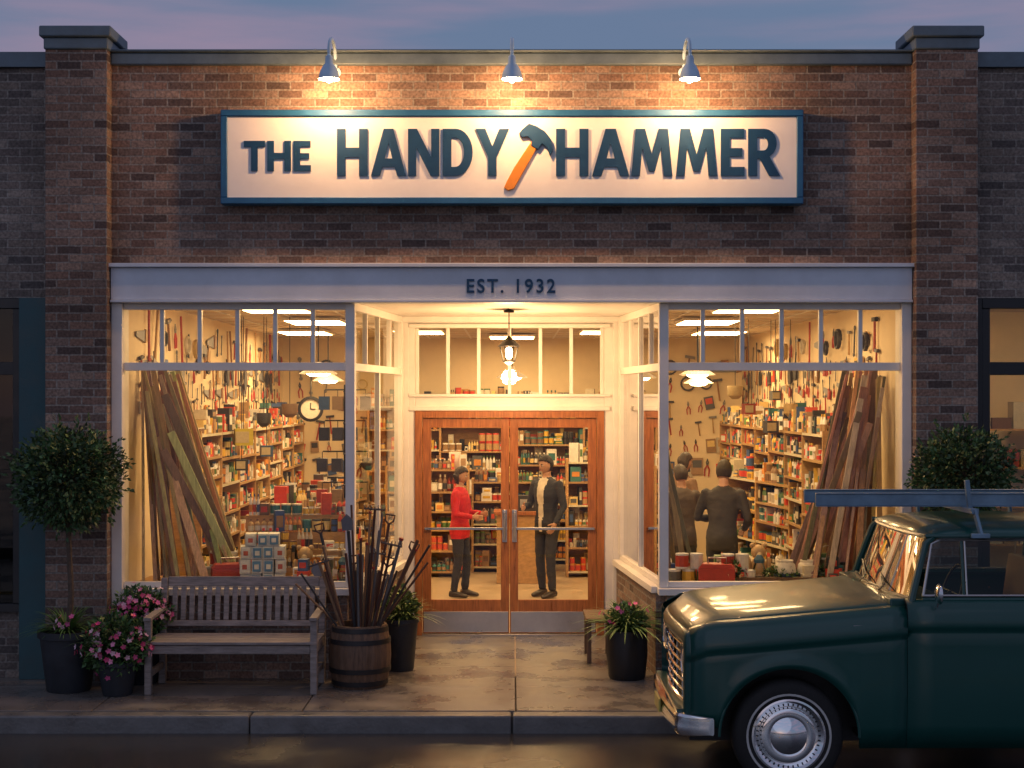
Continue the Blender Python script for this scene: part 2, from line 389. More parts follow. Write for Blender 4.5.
# ------------------------------------------------------------------ lettering
def fit_mesh(cu,x0,x1,z0,z1,Y,dep,m,parent,name):
    o=bpy.data.objects.new('t',cu);sc.collection.objects.link(o)
    dg=bpy.context.evaluated_depsgraph_get();me=bpy.data.meshes.new_from_object(o.evaluated_get(dg))
    bpy.data.objects.remove(o)
    xs=[v.co.x for v in me.vertices];ys=[v.co.y for v in me.vertices]
    ax,bx_,ay,by=min(xs),max(xs),min(ys),max(ys)
    for v in me.vertices:
        x=(v.co.x-ax)/(bx_-ax)*(x1-x0)+x0;z=(v.co.y-ay)/(by-ay)*(z1-z0)+z0
        v.co=(x,Y-(v.co.z/.05+1)/2*dep,z)
    me.materials.clear();me.materials.append(m)
    o=bpy.data.objects.new(name,me);sc.collection.objects.link(o);o.parent=parent
    for p in me.polygons:p.material_index=0;p.use_smooth=False
    return o
def arc(cx,cy,rx,ry,a0,a1,n=14): return [(cx+rx*math.cos(rad(a0+(a1-a0)*i/n)),cy+ry*math.sin(rad(a0+(a1-a0)*i/n))) for i in range(n+1)]
GL={'T':(.72,[[(.25,0),(.48,0),(.48,.8),(.73,.8),(.73,1),(0,1),(0,.8),(.25,.8)]]),
'H':(.82,[[(0,0),(.23,0),(.23,.40),(.59,.40),(.59,0),(.82,0),(.82,1),(.59,1),(.59,.60),(.23,.60),(.23,1),(0,1)]]),
'E':(.60,[[(0,0),(.60,0),(.60,.19),(.23,.19),(.23,.41),(.54,.41),(.54,.59),(.23,.59),(.23,.81),(.59,.81),(.59,1),(0,1)]]),
'A':(.94,[[(0,0),(.24,0),(.31,.19),(.63,.19),(.70,0),(.94,0),(.60,1),(.34,1)],[(.37,.37),(.57,.37),(.47,.70)]]),
'N':(.84,[[(0,0),(.22,0),(.22,.60),(.60,0),(.84,0),(.84,1),(.62,1),(.62,.40),(.24,1),(0,1)]]),
'D':(.80,[[(0,0)]+arc(.34,.5,.46,.5,-90,90,20)+[(0,1)],[(.23,.19)]+arc(.33,.5,.235,.31,-90,90,16)+[(.23,.81)]]),
'Y':(.86,[[(.32,0),(.55,0),(.55,.40),(.88,1),(.62,1),(.435,.63),(.25,1),(-.01,1),(.32,.40)]]),
'M':(1.04,[[(0,0),(.22,0),(.28,.60),(.44,.10),(.60,.10),(.76,.60),(.82,0),(1.04,0),(.93,1),(.69,1),(.52,.46),(.35,1),(.11,1)]]),
'R':(.78,[[(0,0),(.23,0),(.23,.36),(.30,.36),(.53,0),(.81,0),(.54,.41)]+arc(.41,.695,.31,.305,-62,90,14)+[(0,1)],[(.23,.54)]+arc(.39,.68,.115,.14,-90,90,10)+[(.23,.82)]])}
def sign_word(name,body,x0,x1,z0,z1,dep):
    cu=bpy.data.curves.new('w','CURVE');cu.dimensions='2D';cu.fill_mode='BOTH';cu.extrude=.05
    x=0
    for ch in body:
        w_,sp=GL[ch]
        for pl in sp:
            s_=cu.splines.new('POLY');s_.points.add(len(pl)-1)
            for i,p in enumerate(pl): s_.points[i].co=(x+p[0],p[1],0,1)
            s_.use_cyclic_u=True
        x+=w_+(.09 if ch not in'AY' else .05)
    fit_mesh(cu,x0,x1,z0,z1,YS-.001,dep,NAVY,SG,name)
SS=117.1
sx_f=lambda p:(p-512)/SS
sz_f=lambda p:CH+(400-p)/SS
sign_word('letters_the','THE',sx_f(244),sx_f(311),sz_f(171),sz_f(141),.011)
sign_word('letters_handy','HANDY',sx_f(337),sx_f(509),sz_f(176),sz_f(129),.012)
sign_word('letters_hammer','HAMMER',sx_f(556),sx_f(780),sz_f(176),sz_f(129),.012)
cu=bpy.data.curves.new('t','FONT');cu.body='EST. 1932';cu.offset=.015;cu.extrude=.05;cu.space_character=1.25
fit_mesh(cu,fx(467),fx(555),fz(293.5),fz(279.5),YF-.061,.012,NAVY,ST,'est_lettering')
w=MB();ORG=mat('hammer_handle_orange',(.70,.25,.03),.4,var=.2)
P=lambda L:[(sx_f(a),sz_f(b)) for a,b in L]
w.poly(P([(506,183),(504,188),(508,191),(514,189),(519,180),(538,146),(531,142),(514,168)]),YS-.022,YS-.001,ORG)
hd=P([(522,130),(519,134),(522,138),(528,137),(532,141),(531,146),(538,150),(542,144),(547,148),(550,157),(553,150),(551,140),(545,132),(537,127),(529,124)])
w.poly(hd,YS-.03,YS-.003,NAVY)
w.obj('hammer_emblem',SG,bevel=.004)
# ------------------------------------------------------------------ ground
g=MB();g.bb(-200,200,-200,250,-.6,-.165,ASP);g.obj('ground')
g=MB();g.bb(-120,120,1.6,11.42,-.16,-.14,ASP);g.obj('road')
LINE=mat('road_paint',(.55,.42,.08),.6,var=.3)
g=MB()
for k in(-.09,.09):g.bb(-100,100,6.2+k-.05,6.2+k+.05,-.139,-.135,LINE)
g.obj('road_marking')
g=MB()
x=-30.0
while x<30:
    g.bb(x+.004,x+2.0-.004,11.42,11.585,-.3,-.004,KERB);x+=2.0
g.obj('kerb',bevel=.018,seg=3)
g=MB()
g.bb(-30,30,11.59,YD+.1,-.3,-.02,SOIL)
edges=[-30,-24,-18,-12,-8.2,-6.6,-5,-3.25,-1.62,.03,1.68,3.3,5,6.6,8.2,12,18,24,30]
for a,b2 in zip(edges[:-1],edges[1:]):
    g.bb(a+.005,b2-.005,11.592,12.55,-.15,0,CONC)
    g.bb(a+.005,b2-.005,12.558,13.5,-.15,-.0005,CONC)
for (x0,x1) in((-1.7,.03),(.03,1.7)):
    g.bb(x0+.005,x1-.005,13.508,14.4,-.15,0,CONC);g.bb(x0+.005,x1-.005,14.408,YD+.02,-.15,0,CONC)
g.obj('pavement',bevel=.005)
g=MB();g.bb(-60,60,-1.5,1.6,-.3,-.002,CONC);g.obj('opposite_pavement')
# ------------------------------------------------------------------ hardware store
w=MB()
XL,XR=fx(112),fx(911)
PL,PR=-3.978,3.972
w.bb(XL,XR,YF,YF+.28,fz(266),fz(64),BR)
w.obj('front_wall',ST)
w=MB()
w.bb(PL,XL-.002,YF-.15,YF+.28,-.02,fz(50)-.03,BR);w.bb(XR+.002,PR,YF-.15,YF+.28,-.02,fz(50)-.03,BR)
w.obj('pilasters',ST,bevel=.006)
w=MB()
w.bb(-3.97,-3.5,YF+.282,22.6,0,5.0,BR);w.bb(3.5,3.97,YF+.282,22.6,0,5.0,BR);w.bb(-3.968,3.968,22.6,22.9,0,5.0,BR)
w.obj('side_walls',ST)
w=MB();w.bb(-3.96,3.96,YF+.29,22.6,4.7,4.85,COP);w.obj('roof',ST)
w=MB()
w.bb(XL,XR,YF-.05,YF+.34,fz(66),fz(54),COP);w.bb(XL,XR,YF-.075,YF+.36,fz(54)+.002,fz(51),COP)
for a,c in((PL,XL),(XR,PR)):
    w.bb(a-.01,c+.01,YF-.17,YF+.34,fz(50)-.03,fz(42),COP);w.bb(a-.04,c+.04,YF-.20,YF+.38,fz(42)+.002,fz(31),COP)
w.obj('coping',ST,bevel=.012)
w=MB()
w.bb(XL+.004,XR-.004,YF-.06,YF+.2,fz(300),fz(268)-.002,HDR)
w.bb(XL-.01,XR+.01,YF-.10,YF+.1,fz(268),fz(264),HDR)
w.bb(XL+.004,XR-.004,YF-.085,YF+.1,fz(303),fz(300)-.002,HDR)
w.obj('header_board',ST,bevel=.005)
ZT=fz(306);ZB=fz(588);ZM=(fz(363)+fz(370))/2
CL,CR=fx(350),fx(664);BL,BRx=-1.143,1.122
f=MB();gl=MB();bk=MB()
def pane(x0,x1,y,z0,z1,m=GLS): gl.add([(x0,y,z0),(x1,y,z0),(x1,y,z1),(x0,y,z1)],[(0,1,2,3)],m)
yg=YF+.06
for (a,c,o0,o1) in((fx(123),CL,XL,CL),(CR,fx(901),CR,XR)):
    n=6
    f.bb(a,c,yg-.035,yg+.035,ZM-.035,ZM+.035,WHT)
    f.bb(a,c,yg-.035,yg+.035,ZT-.03,ZT+.04,WHT)
    f.bb(a,c,yg-.035,yg+.035,ZB+.001,ZB+.05,WHT)
    for k in range(1,n):
        x=a+(c-a)*k/n;f.bb(x-.018,x+.018,yg-.024,yg+.024,ZM+.036,ZT-.031,WHT)
    pane(a,c,yg,ZB+.01,ZT-.01)
f.bb(XL+.002,fx(123)-.001,YF-.03,YF+.2,-.01,fz(303)-.002,WHT)
f.bb(fx(901)+.001,XR-.002,YF-.03,YF+.2,-.01,fz(303)-.002,WHT)
for x in(CL,CR): f.bb(x-.04,x+.04,YF+.0,YF+.12,ZB+.001,fz(303)-.003,WHT)
for x0,x1 in((CL,BL),(CR,BRx)):
    p0=V((x0,YF+.12,0));p1=V((x1,YD-.04,0));d=(p1-p0)
    def seg(t0,t1,z0,z1,w_,m=WHT,mb=f):
        a=p0+d*t0;c=p0+d*t1;zm=(z0+z1)/2
        mb.beam((a.x,a.y,zm),(c.x,c.y,zm),w_,z1-z0,m)
    seg(0,1,ZM-.034,ZM+.034,.06);seg(0,1,ZT-.029,ZT+.04,.06);seg(0,1,ZB+.002,ZB+.05,.06)
    for t in(.25,.5,.75): seg(t-.006,t+.006,ZM+.036,ZT-.03,.045)
    for t in(.5,): seg(t-.009,t+.009,ZB+.051,ZM-.036,.05)
    a=p0;c=p1
    gl.add([(a.x,a.y,ZB+.01),(c.x,c.y,ZB+.01),(c.x,c.y,ZT-.01),(a.x,a.y,ZT-.01)],[(0,1,2,3)],GLS)
    seg(.96,1.0,ZB+.05,ZT,.08)
    bk.beam((a.x,a.y,(ZB-.06)/2),(c.x,c.y,(ZB-.06)/2),.12,ZB-.06,BR)
    f.beam((a.x,a.y,ZB-.03),(c.x,c.y,ZB-.03),.2,.058,WHT)
bk.bb(fx(124),CL-.02,YF+.0,YF+.14,0,ZB-.062,BR);bk.bb(CR+.02,fx(900),YF+.0,YF+.14,0,ZB-.062,BR)
bk.obj('window_bulkhead',ST)
f.bb(fx(124),CL+.05,YF-.06,YF+.16,ZB-.058,ZB-.001,WHT);f.bb(CR-.05,fx(900),YF-.06,YF+.16,ZB-.058,ZB-.001,WHT)
zc=ZT+.042
f.bb(CL-.1,CR+.1,YF+.2,YD+.1,zc,zc+.05,WHT)
dz=CH+(400-411)/98.0; tz0=CH+(400-394)/98.0; tz1=CH+(400-328)/98.0
DL,DR=-.99,.94
f.bb(BL-.05,DL,YD,YD+.12,0,zc,WHT);f.bb(DR,BRx+.05,YD,YD+.12,0,zc,WHT)
f.bb(DL+.001,DR-.001,YD,YD+.12,dz,tz0,WHT)
f.bb(DL+.001,DR-.001,YD,YD+.12,tz1,zc,WHT)
f.bb(DL-.06,DR+.06,YD-.03,YD-.002,tz0-.03,tz0,WHT);f.bb(DL-.06,DR+.06,YD-.03,YD-.002,tz1,tz1+.04,WHT)
f.bb(DL-.06,DR+.06,YD-.025,YD-.002,dz+.003,dz+.05,WHT)
for sx_ in(BL+.0,BRx-.09): f.bb(sx_+.0,sx_+.09,YD-.02,YD-.003,.0,zc-.05,WHT)
f.bb(BL,BRx,YD-.05,YD-.003,zc-.06,zc-.001,WHT)
for k in range(0,7):
    x=DL+.02+(DR-DL-.04)*k/6;f.bb(x-.018,x+.018,YD+.01,YD+.09,tz0+.001,tz1-.001,WHT)
pane(DL,DR,YD+.045,tz0,tz1)
f.obj('window_frames',ST,bevel=.004)
d=MB()
d.bb(DL+.001,DL+.075,YD-.02,YD+.1,.0,dz-.001,DOORW);d.bb(DR-.075,DR-.001,YD-.02,YD+.1,.0,dz-.001,DOORW)
d.bb(DL+.076,DR-.076,YD-.02,YD+.1,dz-.07,dz-.001,DOORW)
xm=(DL+DR)/2
for (a,c) in((DL+.079,xm-.003),(xm+.003,DR-.079)):
    d.bb(a,a+.085,YD+.015,YD+.065,.02,dz-.074,DOORW);d.bb(c-.085,c,YD+.015,YD+.065,.02,dz-.074,DOORW)
    d.bb(a+.086,c-.086,YD+.015,YD+.065,dz-.17,dz-.074,DOORW);d.bb(a+.086,c-.086,YD+.015,YD+.065,.02,.36,DOORW)
    d.bb(a+.01,c-.01,YD+.008,YD+.0145,.03,.24,STEEL)
    pane(a+.08,c-.08,YD+.04,.35,dz-.165)
    d.bb(a+.02,c-.02,YD-.012,YD+.004,1.075,1.10,STEEL)
    for q in(a+.03,c-.03):d.bb(q-.008,q+.008,YD-.01,YD+.016,1.076,1.098,STEEL)
for sx_ in(-.05,.05):
    d.tube([(xm+sx_,YD+.02,.98),(xm+sx_,YD-.05,.98),(xm+sx_,YD-.05,1.25),(xm+sx_,YD+.02,1.25)],.012,STEEL,8)
    d.bb(xm+sx_-.025,xm+sx_+.025,YD+.006,YD+.0145,.95,1.28,STEEL)
d.bb(DL+.076,DR-.076,YD-.04,YD+.1,.001,.015,STEEL)
d.obj('double_door',ST,bevel=.004)
gl.obj('window_glass',ST)
s=MB()
s.bb(-3.5,3.5,YF+.15,22.6,-.1,-.003,FLOOR)
s.obj('interior_floor',ST)
s=MB();s.bb(-3.498,3.498,YF+.29,22.59,3.32,3.4,CEIL)
for k in range(-5,6): s.bb(k*.61-.012,k*.61+.012,YF+.3,22.5,3.312,3.319,WHT)
for k in range(15): s.bb(-3.45,3.45,13.4+k*.61-.012,13.4+k*.61+.012,3.306,3.311,WHT)
s.obj('interior_ceiling',ST)
s=MB()
s.bb(-3.5+.001,-3.42,YF+.2,22.59,0,3.32,CREAM);s.bb(3.42,3.499,YF+.2,22.59,0,3.32,CREAM);s.bb(-3.42,3.42,22.35,22.59,0,3.32,CREAM)
s.obj('interior_walls',ST)
s=MB()
PLW=mat('platform_wood',(.33,.19,.09),.5,var=.3,vs=3,stretch=(1,9,9))
s.bb(-3.4,CL+.0,YF+.145,14.1,.0,ZB-.03,PLW);s.bb(CR,3.4,YF+.145,14.1,0,ZB-.03,PLW)
s.obj('display_platforms',ST)
for (x,y) in((-2.3,14.5),(2.3,14.5),(-2.2,16.9),(2.2,16.9),(0,16.8),(-1.2,19.4),(1.2,19.4),(0,21.0),(-2.7,19.6),(2.7,19.6)):
    e=empty('ceiling_light',(x,y,3.30));q=MB()
    q.bb(-.32,.32,-.47,.47,-.03,.0,WHT);q.add([(-.30,-.45,-.034),(-.30,.45,-.034),(.30,.45,-.034),(.30,-.45,-.034)],[(0,1,2,3)],PANEL);q.obj('panel',e)
def pendant(x,y,z,r):
    e=empty('pendant_light',(x,y,z));q=MB()
    q.tube([(0,0,.1),(0,0,3.3-z)],.008,BLK,6)
    q.lathe([(r*.16,.14),(r*.2,.1),(r*.55,.06),(r,0),(r*.97,-.004),(r*.5,.05),(r*.1,.09)],(0,0,0),WHT,20,caps=False)
    q.lathe([(.01,-.035),(r*.42,-.03),(r*.62,0),(r*.5,.035),(.02,.05)],(0,0,0),BULB,10);q.obj('shade',e)
for x,y,z,r in((-2.35,18.2,2.72,.24),(-2.5,20.4,2.66,.22),(.0,18.8,2.68,.2),(2.2,17.8,2.7,.22),(2.45,19.7,2.62,.2)): pendant(x,y,z,r)
# ------------------------------------------------------------------ neighbours
def neighbour(sgn,nm):
    e=empty(nm);w=MB();a=3.985
    def bx(x0,x1,*r):
        X0,X1=(x0,x1) if sgn>0 else(-x1,-x0)
        w.bb(X0,X1,*r)
    z0=fz(298)
    bx(a,12,YF+.0,YF+.28,z0,5.26,BR2);bx(a,12,YF-.05,YF+.34,5.262,5.39,COP)
    bx(a,12,YF+.02,YF+.26,0,fz(612),BR2)
    bx(11.6,12,YF+.02,YF+.26,fz(612)+.001,z0-.001,BR2)
    bx(a+.2,12,YF+.29,22,4.7,4.8,COP);bx(11.7,12,YF+.3,22,0,4.7,BR2);bx(a+.2,12,22,22.3,0,4.9,BR2)
    w.obj('walls',e)
    w=MB()
    fm=TEALD if sgn<0 else BLKF
    if sgn<0: bx(a+.002,a+.25,YF-.05,YF+.1,0,z0-.001,TEALD);b0=a+.252
    else: b0=a+.07
    bx(b0,11.6,YF+.0,YF+.1,z0-.09,z0-.002,BLKF);bx(b0,11.6,YF-.02,YF+.12,fz(612)+.001,fz(612)+.07,BLKF)
    bx(b0,11.6,YF+.02,YF+.08,fz(375),fz(362),BLKF)
    x=b0
    while x<11.5:
        bx(x,x+.07,YF+.01,YF+.1,fz(612)+.071,z0-.091,BLKF);x+=1.3
    if sgn>0: bx(a+.001,a+.069,YF,YF+.1,0,z0-.001,fm)
    w.obj('window_frames',e,bevel=.004)
    w=MB();bx(b0,11.6,YF+.045,YF+.05,fz(612),z0-.05,GLS if sgn>0 else DGL);w.obj('window_glass',e)
    w=MB();bx(a+.02,11.65,16.2,16.3,0,3.4,CREAM if sgn>0 else BLKF);bx(a+.02,11.65,YF+.3,16.2,3.35,3.4,CEIL);bx(a+.02,11.65,YF+.3,16.2,-.05,-.002,FLOOR);bx(a+.001,a+.02,YF+.28,16.2,0,3.4,CREAM if sgn>0 else BLKF);w.obj('room',e)
    if sgn>0:
        for x in(5,8):
            w=MB();bx(x-.3,x+.3,14.2,14.5,3.3,3.34,PANEL);w.obj('ceiling_light_part',e)
        w=MB()
        for z in(.9,1.3,1.7,2.1):
            bx(4.1,11,15.6,15.9,z-.02,z,PINE)
            x=4.15
            while x<6.5:
                k=R.uniform(.06,.2);bx(x,x+k,15.62,15.8,z+.001,z+R.uniform(.1,.3),GOOD,R.choice(((.4,.3,.15),(.5,.45,.35),(.15,.08,.05),(.3,.05,.03))));x+=k+.02
        w.obj('shelves',e)
neighbour(-1,'brick_shop');neighbour(1,'brick_shop.001')
# ------------------------------------------------------------------ sign
w=MB();x0,x1,z0,z1=sx_f(221),sx_f(803),sz_f(204),sz_f(110)
w.bb(x0+.05,x1-.05,YS,YF-.01,z0+.05,z1-.05,SIGNW)
w.obj('face',SG)
w=MB();t=.055
for q in((x0,x1,z0,z0+t),(x0,x1,z1-t,z1)): w.bb(q[0],q[1],YS-.022,YF-.004,q[2],q[3],TEAL)
for q in((x0,x0+t),(x1-t,x1)): w.bb(q[0],q[1],YS-.022,YF-.004,z0+t+.0005,z1-t-.0005,TEAL)
w.obj('frame',SG,bevel=.006)
# ------------------------------------------------------------------ gooseneck lamps
def goose(x):
    e=empty('wall_lamp',(x,YF,0));q=MB()
    pts=[(0,-.0,5.22),(0,-.03,5.25)]+[(0,-.26+.23*math.cos(math.pi*i/12),5.29+.15*math.sin(math.pi*i/12)) for i in range(13)]+[(0,-.49,5.22)]
    q.tube(pts,.015,LSH,8)
    q.lathe([(.04,0),(.045,.012),(.02,.02)],(0,-.0,5.22),LSH,14,axis='Y',flip=-1)
    c=(0,-.49,5.06)
    q.lathe([(.018,.20),(.03,.19),(.034,.13),(.055,.105),(.078,.055),(.09,0),(.085,.002),(.07,.05),(.03,.10)],c,LSH,24,caps=False)
    q.sph((0,-.49,5.065),(.03,.03,.035),BULB,n=8,m=6)
    q.obj('gooseneck_shade',e)
    ld=bpy.data.lights.new('lamp_bulb_light','POINT');ld.energy=62;ld.color=(1,.51,.20);ld.shadow_soft_size=.045
    lo=bpy.data.objects.new('lamp_bulb_light',ld);sc.collection.objects.link(lo);lo.parent=e;lo.location=(0,-.46,5.02)
for p in(329,512,690): goose((p-512)/120.6)
# ------------------------------------------------------------------ lantern
LX,LZ=at(509,352,14.1)
e=empty('hanging_lantern',(LX,14.1,LZ));q=MB()
q.tube([(0,0,.12),(0,0,zc-LZ)],.006,BLK,6)
q.lathe([(.05,0),(.05,.02),(.01,.03)],(0,0,zc-LZ-.03),BLK,12)
q.lathe([(.012,.15),(.03,.13),(.09,.07),(.105,.055),(.10,.05),(.02,.06)],(0,0,0),BLK,12,caps=False)
for k in range(6):
    a=k*math.pi/3;q.tube([(.085*math.cos(a),.085*math.sin(a),.055),(.055*math.cos(a),.055*math.sin(a),-.08)],.005,BLK,4)
q.lathe([(.06,-.08),(.055,-.095),(.015,-.12)],(0,0,0),BLK,12)
q.sph((0,0,-.01),(.04,.04,.055),emitmat('lantern_bulb',(1,.70,.36),45),n=8,m=6)
q.obj('lantern_body',e)
ld=bpy.data.lights.new('lantern_light','POINT');ld.energy=100;ld.color=(1,.58,.26);ld.shadow_soft_size=.09
lo=bpy.data.objects.new('lantern_light',ld);sc.collection.objects.link(lo);lo.parent=e;lo.location=(0,0,-.2)
# ------------------------------------------------------------------ goods & shelves
PAL=[(.72,.68,.58),(.62,.56,.42),(.75,.72,.66),(.55,.05,.03),(.65,.40,.05),(.05,.10,.25),(.04,.16,.16),(.03,.03,.03),(.30,.18,.08),(.45,.29,.13),(.09,.18,.06),(.6,.24,.05),(.20,.11,.06),(.10,.10,.10),(.7,.52,.2),(.75,.72,.66),(.35,.22,.12),(.5,.44,.34),(.03,.03,.035),(.6,.08,.04)]
def can(mb,x,y,z,r,h,c,c2):
    mb.lathe([(r*.96,0),(r,.004),(r,h*.15)],(x,y,z),GOOD,9,c2,caps=False)
    mb.lathe([(r*1.003,h*.15),(r*1.003,h*.85)],(x,y,z),GOOD,9,c,caps=False)
    mb.lathe([(r,h*.85),(r,h*.97),(r*.94,h),(r*.9,h*.97)],(x,y,z),GOOD,9,c2)
def bottle(mb,x,y,z,r,h,c,c2):
    mb.lathe([(r,0),(r,h*.6),(r*.8,h*.7),(r*.35,h*.8),(r*.35,h*.86)],(x,y,z),GOOD,8,c)
    mb.lathe([(r*.42,h*.86),(r*.42,h),(r*.1,h)],(x,y,z),GOOD,6,c2)
    mb.lathe([(r*1.02,h*.15),(r*1.02,h*.5)],(x,y,z),GOOD,8,R.choice(PAL),caps=False)
def carton(mb,x,y,z,w_,d_,h,c,c2):
    rz=R.uniform(-.18,.18)
    mb.box((x,y,z+h/2),(w_,d_,h),GOOD,c,(0,0,rz))
    mb.box((x+math.sin(rz)*d_/2,y-d_/2*math.cos(rz)-.001,z+h*.5),(w_*.7,.004,h*R.uniform(.3,.6)),GOOD,c2,(0,0,rz))
def goods_row(mb,x0,x1,y,z,hm):
    x=x0+.01
    while x<x1-.03:
        k=R.random();c=R.choice(PAL);c2=R.choice(PAL)
        if k<.35:
            r=R.uniform(.02,.05);h=min(hm,r*R.uniform(2,2.9));n=R.choice((1,2,2,3))
            for i in range(n):
                if x+2*r>x1:break
                can(mb,x+r,y+r+R.uniform(.0,.04),z,r,h,c,c2)
                if R.random()<.5 and h*2<hm: can(mb,x+r,y+r+.02,z+h,r,h,c,c2)
                x+=2*r+.004
        elif k<.55:
            r=R.uniform(.014,.03);h=min(hm,R.uniform(.10,.24))
            for i in range(R.choice((2,3,4))):
                if x+2*r>x1:break
                bottle(mb,x+r,y+r+R.uniform(0,.03),z,r,h,c,c2);x+=2*r+.004
        elif k<.95:
            w_=R.uniform(.035,.15);h=min(hm,R.uniform(.05,.26))
            if x+w_>x1:w_=max(.03,x1-x)
            carton(mb,x+w_/2,y+.08,z,w_,.13,h,c,c2)
            hh=h
            while R.random()<.6 and hh+h*.7<hm:
                carton(mb,x+w_/2,y+.08,z+hh,w_*.85,.12,h*.68,R.choice(PAL) if R.random()<.4 else c,c2);hh+=h*.7
            x+=w_+.005
        else: x+=R.uniform(.02,.08)
def shelf(x,y,rz,W,Hh,D=.36,n=6,z0=0,bay=1.1):
    e=empty('shelving_unit' ,(x,y,z0),rz);q=MB();g_=MB()
    cnt=max(1,round(W/bay))
    for k in range(cnt+1):
        xx=W*k/cnt;q.bb(xx-.015,xx+.015,.0,D,0,Hh,PINE)
    for k in range(cnt):
        nn=n+R.choice((-1,0,0,1)) if cnt>1 else n
        zs=[.08+(Hh-.12)*i/nn+(R.uniform(-.03,.03) if 0<i<nn else 0) for i in range(nn+1)]
        for i,z in enumerate(zs):
            q.bb(W*k/cnt+.016,W*(k+1)/cnt-.016,.005,D-.005,z-.02,z,PINE)
            q.bb(W*k/cnt+.016,W*(k+1)/cnt-.016,-.002,.0045,z-.024,z+.002,GOOD,R.choice(((.6,.55,.4),(.40,.25,.11),(.40,.25,.11),(.36,.21,.09))))
            hm=(zs[i+1]-z)-.03 if i<nn else .32
            goods_row(g_,W*k/cnt+.02,W*(k+1)/cnt-.02,.005,z+.001,hm*.85)
            goods_row(g_,W*k/cnt+.02,W*(k+1)/cnt-.02,.18,z+.001,hm)
    q.bb(0,W,D+.001,D+.012,0,Hh,PINE)
    q.obj('shelf_frame',e)
    g_.obj('stocked_goods',e)
shelf(-3.02,14.6,rad(90),7.2,2.1,n=8)
shelf(3.02,21.8,rad(-90),7.2,2.1,n=8)
shelf(-2.15,15.4,rad(78),2.2,1.30,n=5)
shelf(2.65,18.6,rad(-80),2.2,1.5,n=5)
shelf(-2.1,21.9,0,4.2,2.35,n=7)
shelf(-1.7,20.3,0,1.1,1.5,n=5)
shelf(.75,20.3,0,1.1,1.6,n=5)
shelf(-.55,20.9,0,1.0,1.3,n=4)
STL=[(.05,.05,.055),(.10,.10,.11),(.03,.03,.03),(.22,.21,.2)]
WD=[(.35,.18,.07),(.22,.1,.04),(.45,.28,.12),(.4,.05,.03)]
def tool(mb,x,z,k,s=1.0):
    c=R.choice(STL);wc=R.choice(WD);a=R.uniform(-.25,.25)
    M0=mb.M;T=Matrix.Translation((x,0,z))@Matrix.Rotation(a,4,'Y')@Matrix.Scale(s,4)
    mb.M=T if M0 is None else M0@T
    if k==0:
        mb.tube([(0,-.02,-.15),(0,-.02,.12)],[.014,.011],GOOD,6,wc);mb.box((0,-.02,.13),(.12,.03,.035),GOOD,c);mb.tube([(.06,-.02,.13),(.07,-.02,.13)],.02,GOOD,8,c)
    elif k==1:
        mb.poly([(-.2,-.02),(.16,-.06),(.18,.07),(-.2,.03)],-.014,-.010,GOOD,(.25,.25,.25));mb.poly([(.15,-.07),(.26,-.05),(.27,.06),(.17,.08)],-.025,-.004,GOOD,wc)
    elif k==2:
        mb.box((0,-.015,0),(.022,.012,.24),GOOD,c);mb.lathe([(.022,-.008),(.03,0),(.022,.008)],(0,-.015,.13),GOOD,8,c,axis='Y');mb.lathe([(.018,-.008),(.026,0),(.018,.008)],(0,-.015,-.13),GOOD,8,c,axis='Y')
    elif k==3:
        mb.tube([(0,-.03,-.25),(0,-.03,.35)],.014,GOOD,6,wc);mb.poly([(-.09,-.25),(-.07,-.45),(0,-.52),(.07,-.45),(.09,-.25)],-.04,-.03,GOOD,c)
    elif k==4:
        mb.lathe([(.1,0),(.11,.03),(.02,.032)],(0,0,0),GOOD,14,(.03,.03,.03),axis='Y',flip=-1);mb.box((0,-.02,.19),(.025,.015,.17),GOOD,(.03,.03,.03))
    elif k==5:
        pts=[(.09*math.cos(t*.6),-.03-.0008*t,.09*math.sin(t*.6)) for t in range(34)];mb.tube(pts,.013,GOOD,5,R.choice(((.5,.35,.12),(.55,.5,.4),(.05,.05,.05))))
    elif k==6:
        mb.bb(-.08,.08,-.03,-.004,-.11,.11,GOOD,R.choice(PAL));mb.bb(-.06,.06,-.035,-.031,-.02,.08,GOOD,R.choice(PAL))
    elif k==7:
        for sg in(-1,1):
            mb.tube([(0,-.02,.03),(sg*.03,-.02,-.03),(sg*.025,-.02,-.12)],[.008,.011,.009],GOOD,6,(.4,.04,.03));mb.tube([(0,-.02,.02),(sg*.012,-.02,.06),(0,-.02,.11)],[.01,.01,.004],GOOD,6,c)
    mb.M=M0
def toolwall(nm,x,y,rz,rows,x1):
    e=empty(nm,(x,y,0),rz);q=MB()
    for z,ks,st,s in rows:
        t=.15
        while t<x1:
            tool(q,t,z+R.uniform(-.06,.06),R.choice(ks),s*R.uniform(.75,1.15));t+=st*R.uniform(.6,1.4)
    q.obj('tools',e)
rws=[(3.0,(1,2,0,5,7,3),.30,1.0),(2.72,(0,1,2,7,4,6),.24,.85),(2.5,(0,2,7,2,1),.19,.75),(2.3,(7,2,0,6),.2,.6)]
toolwall('hanging_tools',-3.41,13.6,rad(90),rws,8.4)
toolwall('hanging_tools.001',3.41,22.2,rad(-90),rws,8.4)
rw2=[(2.9,(1,2,0,5),.3,1),(2.6,(0,1,2,7,5),.26,1),(2.3,(0,2,7,6),.2,.9),(2.0,(0,2,7,6),.2,.9),(1.7,(6,7,0),.2,.9),(1.4,(6,7,0),.2,1)]
toolwall('hanging_tools.002',-3.3,22.34,0,rw2,1.1)
toolwall('hanging_tools.003',2.2,22.34,0,rw2,1.1)
cx,cz=at(311,409,20.5)
e=empty('wall_clock',(cx,20.5,cz));q=MB()
